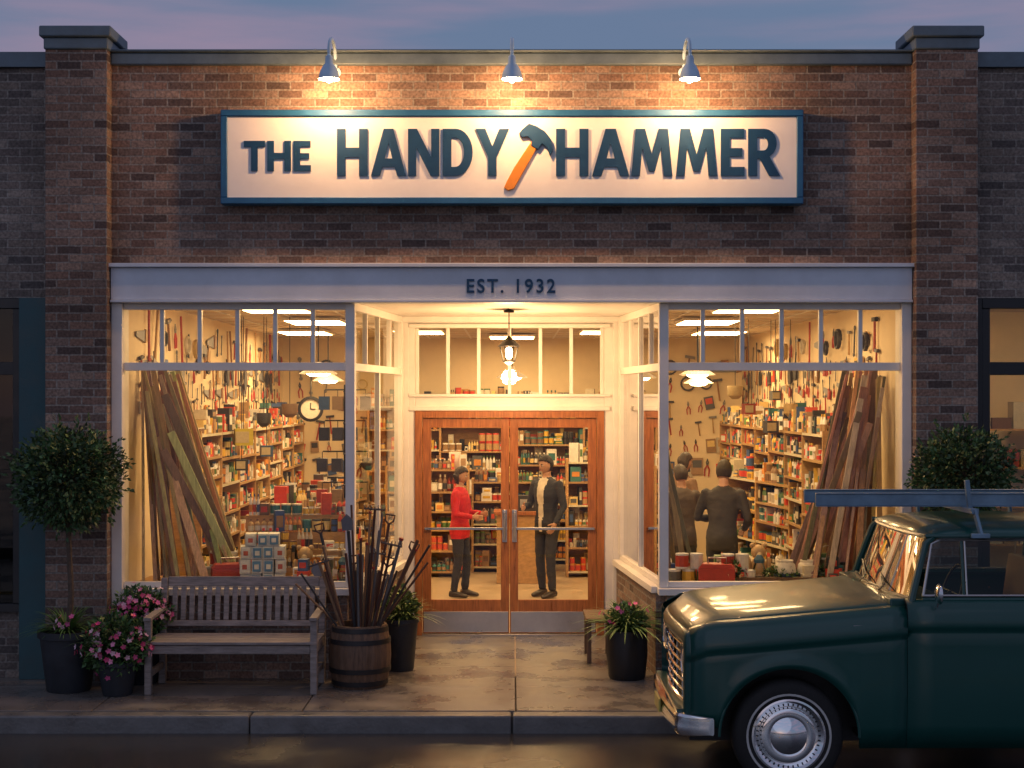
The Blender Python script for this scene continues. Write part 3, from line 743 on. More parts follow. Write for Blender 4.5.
q.lathe([(.14,0),(.175,-.02),(.175,-.05),(.135,-.055),(.133,-.035)],(0,0,0),BLK,24,axis='Y');q.lathe([(.133,-.036),(.001,-.037)],(0,0,0),GOOD,24,(.55,.52,.45),axis='Y')
q.box((.0,-.04,.04),(.014,.004,.09),BLK);q.box((.03,-.042,0),(.07,.004,.012),BLK);q.tube([(0,0,.15),(0,0,3.3-cz)],.01,BLK,6)
q.obj('clock_face',e)
# ------------------------------------------------------------------ lumber
def lumber(nm,items,zb):
    e=empty(nm);q=MB()
    for (xb,xt,yb,yt,zt,w_) in items:
        c=R.choice(((.44,.29,.16),(.28,.19,.115),(.58,.42,.26),(.18,.12,.075),(.38,.28,.18),(.26,.16,.09)))
        c=tuple(v*R.uniform(.7,1.2) for v in c)
        q.beam((xb,yb,zb),(xt,yt,zt),w_,.024,WOODC,c,up=(.15 if xb<0 else -.15,-1,.05))
    q.obj('planks',e,bevel=.003)
def fan(sg,n,xb0,xb1,xt0,xt1):
    L_=[]
    for k in range(n):
        t=k/(n-1);L_.append((sg*(xb0+(xb1-xb0)*t+R.uniform(-.06,.06)),sg*(xt0+(xt1-xt0)*t+R.uniform(-.04,.04)),13.2+.65*R.random(),13.3+.7*R.random(),2.70-R.uniform(0,1.3)*(1-t)**.5*R.random(),R.choice((.025,.035,.045,.055,.07))))
    return L_
lumber('lumber_stack',fan(-1,40,2.42,3.22,3.08,3.34),ZB-.03)
lumber('lumber_stack.001',fan(1,40,2.48,3.22,3.06,3.32),ZB-.03)
its=[(1.58,1.30,13.6,13.5,2.5,.05),(1.50,1.29,13.7,13.6,2.35,.04),(1.66,1.36,13.5,13.4,2.0,.035),(1.42,1.33,13.6,13.7,2.6,.06)]
lumber('lumber_stack.002',its,ZB-.03)
# ------------------------------------------------------------------ window display items
zP=ZB-.028
def disp(nm,fn,x,y,rz=0,z=None,s=1):
    e=empty(nm,(x,y,zP if z is None else z),rz,s);q=MB();fn(q);q.obj('body',e,bevel=.002)
def boxstack(q):
    z=0
    for r,nb in enumerate((4,4,4,3)):
        h=(.12,.125,.115,.11)[r]
        for k in range(nb):
            x=-.15+k*.1+(.05 if nb==3 else 0)+R.uniform(-.006,.006);a=R.uniform(-.06,.06)
            c=(.10,.24,.42) if (r*3+k)%3 else (.66,.66,.62);c2=(.68,.67,.62) if (r*3+k)%3 else (.45,.10,.06)
            q.box((x,R.uniform(-.01,.01),z+h/2),(.094,.2,h-.003),GOOD,(.62,.63,.62),(0,0,a))
            q.box((x,-.112,z+h*.52),(.07,.012,h*.72),GOOD,c,(0,0,a));q.box((x,-.120,z+h*.5),(.04,.006,h*.34),GOOD,c2,(0,0,a))
        z+=h
disp('product_box_stack',boxstack,at(263,0,13.3)[0],13.3,.12)
def crates(q):
    for i in range(14):
        x=R.uniform(-.32,.32);y=R.uniform(-.1,.15);w_=R.uniform(.06,.14);h=R.uniform(.06,.17);c=R.choice(PAL)
        carton(q,x,y,0,w_,.12,h,c,R.choice(PAL))
        if R.random()<.5: carton(q,x,y,h,w_*.8,.1,h*.7,R.choice(PAL),c)
def toolbox(q):
    q.bb(-.16,.16,-.09,.09,0,.16,GOOD,(.35,.03,.02));q.poly([(-.16,.161),(.16,.161),(.13,.2),(-.13,.2)],-.08,.08,GOOD,(.4,.04,.03));q.tube([(-.08,0,.2),(-.08,0,.25),(.08,0,.25),(.08,0,.2)],.008,STEEL,6)
def crock(q,c=(.66,.62,.54)):
    q.lathe([(.08,0),(.095,.02),(.1,.12),(.09,.18),(.07,.2),(.075,.22),(.06,.22),(.05,.18)],(0,0,0),GOOD,18,c);q.lathe([(.099,.07),(.102,.09),(.099,.11)],(0,0,0),GOOD,18,(.05,.1,.2),caps=False)
def bucket(q):
    q.lathe([(.09,0),(.12,.22),(.125,.225),(.115,.22),(.09,.02)],(0,0,0),STEEL,18);q.tube([(.12*math.cos(t),0,.22+.12*math.sin(t)) for t in [i*math.pi/10 for i in range(11)]],.004,STEEL,5)
def cans3(q):
    for i,(x,y) in enumerate(((-.13,0),(0,.02),(.13,-.01))): can(q,x,y,0,.06,.14,R.choice(PAL),(.6,.6,.58))
    can(q,-.06,.01,.141,.06,.14,(.4,.05,.03),(.6,.6,.58));can(q,.07,.01,.141,.06,.14,(.62,.58,.5),(.6,.6,.58))
def lantern(q):
    q.lathe([(.07,0),(.07,.05),(.04,.07)],(0,0,0),GOOD,14,(.04,.12,.2));q.lathe([(.045,.07),(.06,.13),(.04,.2)],(0,0,0),GLS,12,caps=False);q.lathe([(.045,.2),(.05,.23),(.02,.27)],(0,0,0),GOOD,12,(.04,.12,.2))
def teddy(q):
    c=(.5,.33,.16);q.sph((0,0,.11),(.08,.07,.11),GOOD,c);q.sph((0,-.01,.26),.07,GOOD,c);q.sph((-.055,0,.32),.025,GOOD,c);q.sph((.055,0,.32),.025,GOOD,c);q.sph((-.07,-.06,.04),(.035,.07,.035),GOOD,c);q.sph((.07,-.06,.04),(.035,.07,.035),GOOD,c);q.sph((0,-.07,.24),.028,GOOD,(.6,.45,.25));q.sph((-.09,-.02,.15),(.025,.03,.07),GOOD,c);q.sph((.09,-.02,.15),(.025,.03,.07),GOOD,c)
def steps(q):
    for i in range(4):
        q.bb(-.5,.5,.0+i*.14,.13+i*.14,0,.12+i*.15,PINE)
        goods_row(q,-.48,.48,.005+i*.14-.02,.121+i*.15,.2)
disp('carton_pile',crates,-1.72,13.25);disp('tool_box',toolbox,-2.50,13.3,.3);disp('paint_cans',cans3,-2.62,13.6)
disp('metal_bucket',bucket,-1.60,13.5);disp('camping_lantern',lantern,-1.48,13.2);disp('toy_bear',teddy,-1.86,13.5)
disp('stepped_display',steps,-1.95,13.65,.1);disp('paint_cans.001',cans3,-1.58,13.75)
disp('stone_crock',crock,at(783,0,13.5)[0],13.4);disp('stone_crock.001',crock,at(806,0,13.5)[0],13.4)
disp('tool_box.001',toolbox,1.82,13.3,-.2);disp('paint_cans.002',cans3,1.58,13.4);disp('carton_pile.002',crates,1.75,13.75)
disp('camping_lantern.001',lantern,2.2,13.35);disp('metal_bucket.001',bucket,2.85,13.5);disp('carton_pile.003',crates,2.8,13.35)
disp('paint_cans.003',cans3,1.98,13.35);disp('toy_bear.001',teddy,2.25,13.7)
e=empty('display_rack',(-1.62,14.6,0));q=MB()
q.tube([(0,0,0),(0,0,2.55)],.018,BLK,8)
for z,s in((2.5,.2),(2.2,.2),(1.9,.22),(1.6,.22),(1.3,.24)):
    q.tube([(-s,0,z),(s,0,z)],.008,BLK,6);q.tube([(0,-s*.7,z-.02),(0,s*.7,z-.02)],.008,BLK,6)
    for x in(-s,-s*.35,s*.35,s):
        k=R.random();c=R.choice(((.03,.03,.035),(.05,.05,.06),(.1,.09,.08),(.3,.2,.1),(.05,.1,.2),(.4,.05,.03)))
        if k<.5: q.box((x,-.05,z-.13),(.10,.08,.13),GOOD,c);q.tube([(x,-.05,z-.07),(x,-.05,z)],.004,BLK,4)
        elif k<.8: q.lathe([(.03,0),(.055,.03),(.06,.09),(.04,.12)],(x,-.05,z-.18),GOOD,12,c);q.tube([(x,-.05,z-.07),(x,-.05,z)],.004,BLK,4)
        else: q.tube([(x,-.05,z),(x+.01,-.06,z-.26)],.012,GOOD,6,c)
q.lathe([(.28,0),(.28,.03),(.03,.05)],(0,0,0),BLK,16)
q.obj('rack_and_goods',e)
def hangcluster(nm,x0,y0,lst):
    e=empty(nm,(x0,y0,0));q=MB()
    for x,z,r,c,k in lst:
        if k==0: q.lathe([(r*.4,-.09),(r*.9,-.05),(r,.04),(r*.95,.06),(r*.7,.02)],(x,0,z),GOOD,16,c)
        else: q.box((x,0,z),(r*1.6,r*1.2,r*1.5),GOOD,c,(0,0,.3));q.box((x,-r*.62,z),(r*1.2,.01,r),GOOD,(.5,.42,.25),(0,0,.3))
        q.tube([(x,0,z),(x,0,3.3)],.004,BLK,4)
    q.obj('hung_goods',e)
hangcluster('hanging_goods',-2.9,16.2,[(0,2.0,.12,(.55,.45,.05),1),(.22,2.2,.08,(.05,.05,.05),0),(.25,1.85,.08,(.05,.10,.2),1),(-.02,1.7,.08,(.04,.04,.04),1),(.5,2.3,.09,(.2,.12,.06),0)])
hangcluster('hanging_goods.001',2.5,16.8,[(.15,2.3,.08,(.3,.05,.03),1),(.4,2.1,.09,(.05,.05,.06),1),(.62,2.3,.08,(.5,.36,.15),0),(.0,2.5,.09,(.4,.3,.15),0),(.45,2.45,.07,(.1,.1,.1),1)])
e=empty('shop_counter',(.1,19.6,0));q=MB()
q.bb(-.3,.45,0,.5,0,.9,PINE);q.bb(-.34,.49,-.04,.54,.901,.94,DOORW);carton(q,.1,.2,.941,.25,.2,.2,(.03,.03,.03),(.3,.3,.3));q.obj('counter_body',e,bevel=.004)
# ------------------------------------------------------------------ foliage helpers
def leaf(mb,p,d,sz,col,asp=.5):
    d=d.normalized();u=V((R.uniform(-1,1),R.uniform(-1,1),R.uniform(-1,1)));a=d.cross(u)
    if a.length<1e-3:a=d.cross(V((0,0,1)))
    a.normalize();nrm=a.cross(d)
    w_=sz*asp/2
    mb.add([p,p+d*sz*.45+a*w_+nrm*sz*.06,p+d*sz,p+d*sz*.45-a*w_+nrm*sz*.06],[(0,1,2,3)],LEAF,col)
def rv():
    while True:
        v=V((R.uniform(-1,1),R.uniform(-1,1),R.uniform(-1,1)))
        if .05<v.length<1:return v.normalized()
def crown(mb,c,r,n,sz,base=(.035,.075,.02),lum=.5):
    c=V(c)
    for i in range(n):
        v=rv();k=noise.noise(v*2.2+c)*.18+noise.noise(v*5+c)*.12
        t=R.random()**.35
        rr=(1+k)*t
        p=c+V((v.x*r[0],v.y*r[1],v.z*r[2]))*rr
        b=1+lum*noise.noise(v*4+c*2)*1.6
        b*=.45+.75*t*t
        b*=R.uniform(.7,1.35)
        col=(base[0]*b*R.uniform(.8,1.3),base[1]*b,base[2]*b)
        leaf(mb,p,(v+rv()*.9),sz*R.uniform(.7,1.3),col)
def topiary(x,y,zc_,r,nm='topiary_tree',h=.5,pr=.24,n=8500):
    e=empty(nm,(x,y,0));q=MB()
    q.tube([(0,0,h-.05),(.015,.01,h+.3),(-.01,0,zc_-r*.7),(0,0,zc_)],[.03,.024,.022,.012],BARK,8)
    for k in range(14):
        v=rv();v.z=abs(v.z)*.8-.1
        q.tube([(0,0,zc_-r*.45+R.uniform(0,.25)),tuple(V((0,0,zc_))+v*r*.45),tuple(V((0,0,zc_))+v*r*.85)],[.012,.008,.003],BARK,5)
    q.obj('trunk',e)
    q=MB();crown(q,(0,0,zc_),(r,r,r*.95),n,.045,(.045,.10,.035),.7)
    for k in range(90):
        v=rv();p=V((0,0,zc_))+v*r*R.uniform(.92,1.12)
        for j in range(5): leaf(q,p+v*.012*j,v+rv()*.6,.04,(.05,.12,.04))
    q.obj('crown',e)
    q=MB();q.lathe([(pr*.72,0),(pr*.75,.01),(pr*.97,h-.06),(pr*1.05,h-.055),(pr*1.06,h),(pr*.95,h),(pr*.93,h-.05)],(0,0,0),POTM,28,caps=False)
    q.lathe([(pr*.72,.01),(pr*.1,.011)],(0,0,0),POTM,28);q.lathe([(pr*.94,h-.05),(.01,h-.035)],(0,0,0),SOIL,28);q.obj('pot',e)
    return e
def tuft(mb,c,n,L,base=(.06,.14,.035),wd=.018,up=.8,spread=1):
    c=V(c)
    for i in range(n):
        a=R.uniform(0,6.28);el=R.uniform(.15,1)
        d0=V((math.cos(a)*spread*(1-el*.6),math.sin(a)*spread*(1-el*.6),up*el+.2)).normalized()
        l=L*R.uniform(.5,1.1);p=c+V((math.cos(a),math.sin(a),0))*R.uniform(0,.06);b=R.uniform(.5,1.4);col=tuple(v*b for v in base)
        s=d0.cross(V((0,0,1)));s=s.normalized() if s.length>.01 else V((1,0,0))
        vs=[];m=5
        for k in range(m+1):
            t=k/m;q=p+d0*l*t+V((0,0,-l*.45*t*t));ww=wd*(1-t)*(.5+t*1.5)+.001
            vs+= [q-s*ww/2,q+s*ww/2]
        mb.add(vs,[(2*k,2*k+1,2*k+3,2*k+2) for k in range(m)],LEAF,col)
def bush(mb,c,r,n,sz,base=(.055,.12,.035)): crown(mb,c,r,n,sz,base,.6)
def flowers(mb,c,r,n,cols,sz=.024):
    c=V(c)
    for i in range(n):
        v=rv();v.z=abs(v.z)*.9-.25 if R.random()<.8 else v.z;v.y=-abs(v.y) if R.random()<.5 else v.y
        p=c+V((v.x*r[0],v.y*r[1],v.z*r[2]))*R.uniform(.9,1.18);col=R.choice(cols);b=R.uniform(.8,1.3);col=tuple(min(.9,x*b) for x in col)
        ax=(v+rv()*.4).normalized();a=ax.cross(V((0,0,1)));a=a.normalized() if a.length>.01 else V((1,0,0));b2=ax.cross(a)
        for k in range(5):
            t=k*1.2566;dd=a*math.cos(t)+b2*math.sin(t);s2=a*math.cos(t+1.57)+b2*math.sin(t+1.57)
            mb.add([p,p+dd*sz*.6+s2*sz*.4+ax*.004,p+dd*sz*1.1+ax*.006,p+dd*sz*.6-s2*sz*.4+ax*.004],[(0,1,2,3)],LEAF,col)
PINK=[(.75,.12,.32),(.8,.25,.42),(.6,.05,.18),(.85,.5,.6)]
def pot(q,h,r,o=(0,0,0),m=POTM):
    q.lathe([(r*.7,0),(r*.75,.01),(r*.97,h-.04),(r*1.05,h-.035),(r*1.05,h),(r*.95,h),(r*.93,h-.04)],o,m,24,caps=False);q.lathe([(r*.7,.008),(.01,.009)],o,m,24);q.lathe([(r*.94,h-.04),(.01,h-.03)],o,SOIL,24)
tx,tzc=at(70,478,12.45)
topiary(tx,12.42,tzc,.44)
e=empty('fern_plant',(tx-.02,12.42,.48));q=MB();tuft(q,(0,0,0),240,.42,(.10,.21,.055));flowers(q,(.12,-.1,.1),(.2,.15,.12),10,PINK);q.obj('fronds',e)
tx2,tz2=at(963,474,12.4)
topiary(tx2,12.4,tz2,.40,n=6500)
e=empty('fern_plant.001',(tx2,12.4,.48));q=MB();tuft(q,(0,0,0),60,.3);q.obj('fronds',e)
fx1,_=at(120,0,12.3)
e=empty('flower_pot',(fx1,12.22,0));q=MB();pot(q,.28,.16);q.obj('pot',e)
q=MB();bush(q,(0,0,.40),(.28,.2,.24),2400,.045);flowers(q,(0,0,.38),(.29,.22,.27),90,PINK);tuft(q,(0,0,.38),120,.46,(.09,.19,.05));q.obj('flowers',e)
e=empty('flower_pot.001',(fx(147),12.74,0));q=MB();pot(q,.42,.18);q.obj('pot',e)
q=MB();bush(q,(0,0,.60),(.25,.2,.2),1800,.045);flowers(q,(0,0,.62),(.24,.22,.22),110,PINK);tuft(q,(-.14,0,.5),70,.42,(.09,.19,.05));q.obj('flowers',e)
px,_=at(400,0,13.3)
e=empty('potted_shrub',(px,13.35,0));q=MB();pot(q,.46,.16);q.obj('pot',e)
q=MB();bush(q,(0,0,.56),(.15,.15,.16),700,.055,(.10,.16,.04));tuft(q,(0,0,.46),120,.42,(.12,.19,.05));q.obj('leaves',e)
px,_=at(627,0,12.95)
e=empty('potted_shrub.001',(px,12.95,0));q=MB();q.lathe([(.15,0),(.16,.02),(.178,.2),(.175,.38),(.17,.42),(.155,.42),(.15,.36)],(0,0,0),BLK,22,caps=False);q.lathe([(.155,.37),(.01,.38)],(0,0,0),SOIL,20)
q.obj('pot',e)
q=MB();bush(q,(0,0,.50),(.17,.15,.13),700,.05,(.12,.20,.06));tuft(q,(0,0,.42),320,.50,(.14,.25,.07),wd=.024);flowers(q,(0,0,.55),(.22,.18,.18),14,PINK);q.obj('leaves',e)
e=empty('window_box_plants',(2.05,12.98,ZB));q=MB();bush(q,(-.12,.35,.08),(.12,.1,.1),500,.04);bush(q,(.35,.4,.06),(.15,.1,.08),600,.04);flowers(q,(-.1,.33,.1),(.12,.1,.1),30,[(.5,.04,.03),(.6,.5,.3)]);bush(q,(.75,.4,.06),(.15,.1,.08),500,.04)
q.bb(-.25,.95,.28,.5,-.02,.05,BARW);q.obj('plants',e)
# ------------------------------------------------------------------ bench
B=empty('park_bench',(-2.29,12.5,0));q=MB();hw=.705
for x in(-hw+.03,hw-.03):
    q.beam((x,-.27,0),(x,-.27,.60),.055,.055,BENCHW,up=(0,1,0));q.beam((x,.22,0),(x,.26,.45),.055,.06,BENCHW,up=(0,1,0));q.beam((x,.26,.45),(x,.33,.88),.055,.06,BENCHW,up=(0,1,0))
    q.beam((x,-.32,.615),(x,.28,.635),.065,.03,BENCHW);q.beam((x,-.24,.37),(x,.22,.36),.045,.07,BENCHW);q.beam((x,-.24,.16),(x,.2,.16),.04,.05,BENCHW)
q.bb(-hw+.06,hw-.06,-.285,-.26,.33,.40,BENCHW);q.bb(-hw+.06,hw-.06,.19,.215,.31,.38,BENCHW)
for k in range(6):
    y=-.27+k*.085;q.bb(-hw+.002,hw-.002,y-.034,y+.034,.406,.43,BENCHW)
q.beam((-hw+.06,.325,.85),(hw-.06,.325,.85),.03,.085,BENCHW,up=(0,.15,1));q.beam((-hw+.06,.272,.50),(hw-.06,.272,.50),.03,.05,BENCHW,up=(0,.15,1))
n=17
for k in range(n):
    x=-hw+.12+(2*hw-.24)*k/(n-1);q.beam((x,.278,.526),(x,.316,.807),.045,.014,BENCHW,up=(0,1,0))
q.obj('slats_and_frame',B,bevel=.005)
e=empty('small_bench',(at(601,0,13.9)[0]-.03,13.95,0));q=MB();q.bb(-.12,.14,-.3,.3,.37,.41,BARW)
for x in(-.09,.11):
    for y in(-.26,.26):q.bb(x-.02,x+.02,y-.02,y+.02,0,.369,BARW)
q.obj('bench_body',e,bevel=.004)
# ------------------------------------------------------------------ barrel
bx,_=at(360,0,12.62)
e=empty('wooden_barrel',(bx,12.62,0));q=MB()
n=88;rg=[]
prof=[(.215,0),(.235,.06),(.255,.17),(.262,.26),(.257,.36),(.24,.45),(.225,.52),(.205,.52),(.215,.45)]
for r,h in prof:
    ring=[]
    for k in range(n):
        a=2*math.pi*k/n;rr=r-(.006 if k%4==0 else 0);ring.append((rr*math.cos(a),rr*math.sin(a),h))
    rg.append(ring)
q.rings(rg,BARW,caps=False);q.lathe([(.2,.43),(.01,.431)],(0,0,0),SOIL,20)
for h,r in((.045,.233),(.15,.255),(.39,.256),(.485,.236)):
    q.lathe([(r-.003,h-.02),(r+.004,h-.02),(r+.004+(.003 if h<.25 else -.003),h+.02),(r-.004,h+.02)],(0,0,0),BLK,40,caps=False)
q.obj('barrel_body',e)
q=MB()
for k in range(42):
    tx_=R.choice((R.uniform(-.60,-.05),R.uniform(-.2,.25),R.uniform(.1,.62)))
    ty_=R.uniform(-.25,.3);zt_=R.uniform(.95,1.55)-abs(tx_)*.3
    rim=V((max(-.17,min(.17,tx_*.45)),max(-.15,min(.15,ty_*.5)),.5));p1=V((tx_,ty_,zt_));d_=(p1-rim).normalized()
    bx0=rim-d_*.32
    rr=R.uniform(.008,.015)
    c=R.choice(((.11,.05,.03),(.20,.10,.05),(.05,.032,.025),(.26,.15,.08),(.04,.04,.042),(.14,.14,.14),(.08,.03,.02)))
    q.tube([tuple(bx0),tuple(p1)],rr,WOODC if c[0]!=c[1] else GOOD,8,c)
    s=d_.cross(V((0,1,0))).normalized()
    if k%6==0: q.tube([tuple(p1),tuple(p1+d_*.02)],rr*1.5,GOOD,8,(.35,.04,.03))
    elif k%9==4:
        q.tube([tuple(p1-s*.09),tuple(p1+s*.09)],.009,GOOD,6,(.10,.09,.09))
        for j in range(7):
            pp=p1+s*(-.085+j*.028);q.tube([tuple(pp),tuple(pp+V((0,-.03,0))+d_*.035),tuple(pp+V((0,-.05,0))+d_*.02)],.004,GOOD,4,(.10,.09,.09))
    elif k%14==7:
        vs=[p1-s*.045,p1+s*.045,p1+s*.05+d_*.09,p1+d_*.14,p1-s*.05+d_*.09];vs2=[v+V((0,.006,0)) for v in vs]
        q.add(vs+vs2,[(0,1,2,3,4),(9,8,7,6,5)]+[(i,5+i,5+(i+1)%5,(i+1)%5) for i in range(5)],GOOD,(.12,.12,.13))
    elif k%9==2:
        pts=[p1,p1+s*.035+d_*.03,p1+s*.04+d_*.08,p1-s*.04+d_*.08,p1-s*.035+d_*.03,p1];q.tube([tuple(v) for v in pts],.009,GOOD,6,(.08,.04,.03))
q.obj('tool_handles',e)
# ------------------------------------------------------------------ truck
T=empty('pickup_truck',(0,0,0))
GRN=mat('green_car_paint',(.003,.060,.050),.38,var=.06,vs=2,coat=.5,rv=.03,spec=.4,crough=.08)
TIR=mat('tyre_rubber',(.012,.012,.012),.75,var=.3,bump=.3,bs=60);SEAM=mat('panel_seam',(.002,.003,.003),.8)
SEAT=mat('seat_vinyl',(.30,.18,.10),.5,var=.2);DASH=mat('dash_paint',(.02,.05,.04),.4);HLG=mat('headlight_glass',(.6,.62,.6),.08,.4,coat=1)
YT=10.53;HW=.86
AX=[(1.79,.225,.45),(4.72,.225,.45)]
def wd(x):
    if x<1.6: return HW-.085*((1.6-x)/.45)**2.2
    return HW
def ztop(x):
    if x<2.55: return .935+.125*((x-1.15)/1.4)-(.05*max(0,(1.32-x)/.17)**2)
    if x<3.96: return 1.10
    return 1.0
def zbot(x):
    zb=.15 if x>1.5 else .28
    for cx_,cz_,r in AX:
        if abs(x-cx_)<r: zb=max(zb,cz_+math.sqrt(max(0,r*r-(x-cx_)**2)))
    return zb
def prof(x,sg,zt=None):
    w_=wd(x);zt=ztop(x) if zt is None else zt;zb=zbot(x)
    cr=zt-.16;pts=[(w_-.085,zt),(w_-.05,zt-.008),(w_-.022,zt-.03),(w_-.006,zt-.07),(w_,zt-.12),(w_+.006,cr+.01),(w_+.002,cr-.01),(w_-.016,cr-.035)]
    lo=[]
    z1=cr-.05
    for t in(0,.12,.25,.4,.6,.8,1):
        z=z1+(zb-z1)*t;lo.append((w_-.014-.03*max(0,(.55-z)/.4)**1.5+.004*math.sin(t*3),z))
    for cx_,cz_,r in AX:
        dd=abs(x-cx_)
        if dd<r+.12:
            for i,(y,z) in enumerate(lo):
                q_=math.hypot(x-cx_,z-cz_)-r
                if q_<.09: lo[i]=(y+.016*(1-max(0,q_)/.09),z)
    return [(x,YT-sg*y,z) for y,z in pts+lo]
def stations(a,b_,n):
    s_=[a+(b_-a)*k/n for k in range(n+1)]
    for cx_,cz_,r in AX:
        for k in range(0,33):
            x=cx_-r*math.cos(math.pi*k/32)
            if a<x<b_:s_.append(x)
        for x in(cx_-r-.004,cx_+r+.004):
            if a<x<b_:s_.append(x)
    s_=sorted(set(round(v,4) for v in s_));o_=[s_[0]]
    for v in s_[1:]:
        if v-o_[-1]>.003:o_.append(v)
    return o_
q=MB()
for sg in(1,-1):
    q.grid([prof(x,sg) for x in stations(1.165,2.548,14)],GRN,flip=(sg>0))
    q.grid([prof(x,sg) for x in stations(2.552,3.95,8)],GRN,flip=(sg>0))
    q.grid([prof(x,sg) for x in stations(4.0,5.95,10)],GRN,flip=(sg>0))
q.obj('body_sides',T,solid=.012,ang=50)
def hz(x,t): return ztop(max(x,1.17))+.032*(1-t**6)+.020*(1-t*t)
q=MB();P_=[]
for i in range(25):
    x=1.12+(2.50-1.12)*i/24;row=[]
    ext=max(0,(1.30-x)/.18)
    for k in range(-20,21):
        t=k/20;w_=wd(max(x,1.165))-.088
        xx=x+.07*t*t*max(0,1-(x-1.12)/.5)
        row.append((xx,YT+t*w_,hz(x,t)-.055*ext**2.2))
    P_.append(row)
q.grid(P_,GRN)
P_=[]
for j in range(7):
    a=j/6;row=[]
    for k in range(-20,21):
        t=k/20;w_=wd(1.165)-.088*(1-a*.5)
        row.append((1.12+.07*t*t-.028*math.sin(a*math.pi*.8),YT+t*w_,hz(1.12,t)-.055-.09*a))
    P_.append(row)
q.grid(P_,GRN,flip=True)
q.obj('hood',T,solid=.012,ang=50)
q=MB()
for sg in (1,-1):
    pr=prof(1.165,sg)
    rows=[pr]
    for k in range(1,6):
        a=k/5*math.pi/2
        rows.append([(p[0]-.045*math.sin(a),p[1]+sg*.07*(1-math.cos(a)),p[2]-.02*(1-math.cos(a))) for p in pr])
    rows.append([(p[0]+.03,YT-sg*.70,min(p[2],.80)) for p in pr])
    q.grid(rows,GRN,flip=(sg<0))
q.obj('nose_caps',T,ang=60)
q=MB()
q.bb(2.46,2.70,YT-.77,YT+.77,1.0,1.108,GRN)
q.bb(2.62,2.86,YT-.72,YT+.72,.9,1.10,DASH)
q.bb(2.5,3.94,YT-.80,YT+.80,.2,.3,BLK)
q.bb(3.925,3.95,YT-.80,YT+.80,.28,1.10,GRN)
q.obj('cowl_and_floor',T,bevel=.01)
q=MB()
q.bb(1.27,2.45,YT-.52,YT+.52,.22,.86,BLK);q.bb(1.2,5.9,YT-.40,YT+.40,.1,.24,BLK)
q.bb(1.25,1.30,YT-.75,YT+.75,.25,.83,BLK);q.bb(2.30,2.45,YT-.80,YT+.80,.16,.98,BLK)
q.bb(4.02,5.92,YT-.78,YT+.78,.5,.53,BLK);q.bb(4.01,4.05,YT-.79,YT+.79,.3,1.0,GRN);q.bb(5.9,5.94,YT-.79,YT+.79,.3,1.0,GRN)
for sg in(-1,1): q.bb(4.05,5.9,YT+sg*.74-.01,YT+sg*.74+.01,.53,.99,GRN)
q.tube([(1.79,YT-.7,.22),(1.79,YT+.7,.22)],.04,BLK,8);q.tube([(4.72,YT-.7,.22),(4.72,YT+.7,.22)],.05,BLK,8)
q.obj('chassis',T)
RZ=1.495
q=MB();P_=[]
nx,ny=26,22
for i in range(nx+1):
    u=-1+2*i/nx;row=[]
    for k in range(ny+1):
        v=-1+2*k/ny
        su=math.copysign(1-(1-abs(u))**1.6,u);sv=math.copysign(1-(1-abs(v))**1.6,v)
        h=((1-abs(su)**3.2)**.55)*((1-abs(sv)**3.2)**.55)
        x=3.315+su*.64+.05*sv*sv*(-1 if su>0 else 1)*abs(su)
        row.append((x,YT+sv*.735,RZ+.085*h))
    P_.append(row)
q.grid(P_,GRN);q.obj('roof',T,solid=.02,ang=60)
q=MB()
q.bb(2.74,3.9,YT-.70,YT+.70,RZ-.005,RZ+.01,mat('headliner',(.25,.22,.18),.9))
def bw(z): return .80-.085*(z-1.1)/.40
for sg in(-1,1):
    def pt(x,z,o=0): return (x,YT-sg*(bw(z)+o),z)
    q.tube([pt(2.585,1.08),pt(2.62,1.2),pt(2.66,1.33),pt(2.705,1.46),pt(2.76,1.51)],[.026,.025,.024,.024,.026],GRN,8)
    q.tube([pt(3.86,1.08),pt(3.88,1.2),pt(3.87,1.38),pt(3.84,1.51)],[.06,.06,.05,.05],GRN,10,sq=(1,.5))
    q.tube([pt(2.70,1.508,.012),pt(3.2,1.516,.016),pt(3.9,1.508,.012)],.016,GRN,8)
    q.tube([pt(2.66,1.105,.0),pt(3.2,1.105,.0),pt(3.88,1.105,.0)],.018,GRN,8)
    q.tube([pt(2.665,1.13,.012),pt(2.74,1.46,.012),pt(2.80,1.485,.01),pt(3.78,1.485,.01),pt(3.80,1.13,.012),pt(2.665,1.13,.012)],.009,STEEL,6)
    q.tube([pt(2.93,1.13,.008),pt(2.935,1.48,.006)],.011,GRN,6)
    q.tube([pt(2.95,1.13,.012),pt(2.955,1.48,.01)],.006,STEEL,6)
q.obj('pillars_and_frames',T)
q=MB()
for sg in(-1,1):
    def pt(x,z,o=0): return (x,YT-sg*(bw(z)+o),z)
    q.add([pt(2.67,1.12),pt(3.80,1.12),pt(3.80,1.49),pt(2.75,1.49)],[(0,1,2,3)],TGL)
P_=[]
for j in range(9):
    t=j/8;z=1.10+.41*t;row=[]
    for k in range(-12,13):
        u=k/12;row.append((2.53+.135*t+.075*u*u*abs(u),YT+u*(bw(z)-.015),z))
    P_.append(row)
q.grid(P_,TGL)
q.add([(3.90,YT-.6,1.14),(3.90,YT+.6,1.14),(3.86,YT+.58,1.47),(3.86,YT-.58,1.47)],[(0,1,2,3)],TGL)
q.obj('windows',T)
q=MB()
q.tube([(2.525+.075*abs(k/12)**3,YT+k/12*.79,1.108) for k in range(-12,13)],.013,BLK,6)
q.tube([(2.66+.075*abs(k/12)**3,YT+k/12*.705,1.505) for k in range(-12,13)],.014,STEEL,6)
q.bb(3.87,3.91,YT-.76,YT+.76,1.09,1.15,GRN);q.bb(3.84,3.9,YT-.7,YT+.7,1.46,1.51,GRN)
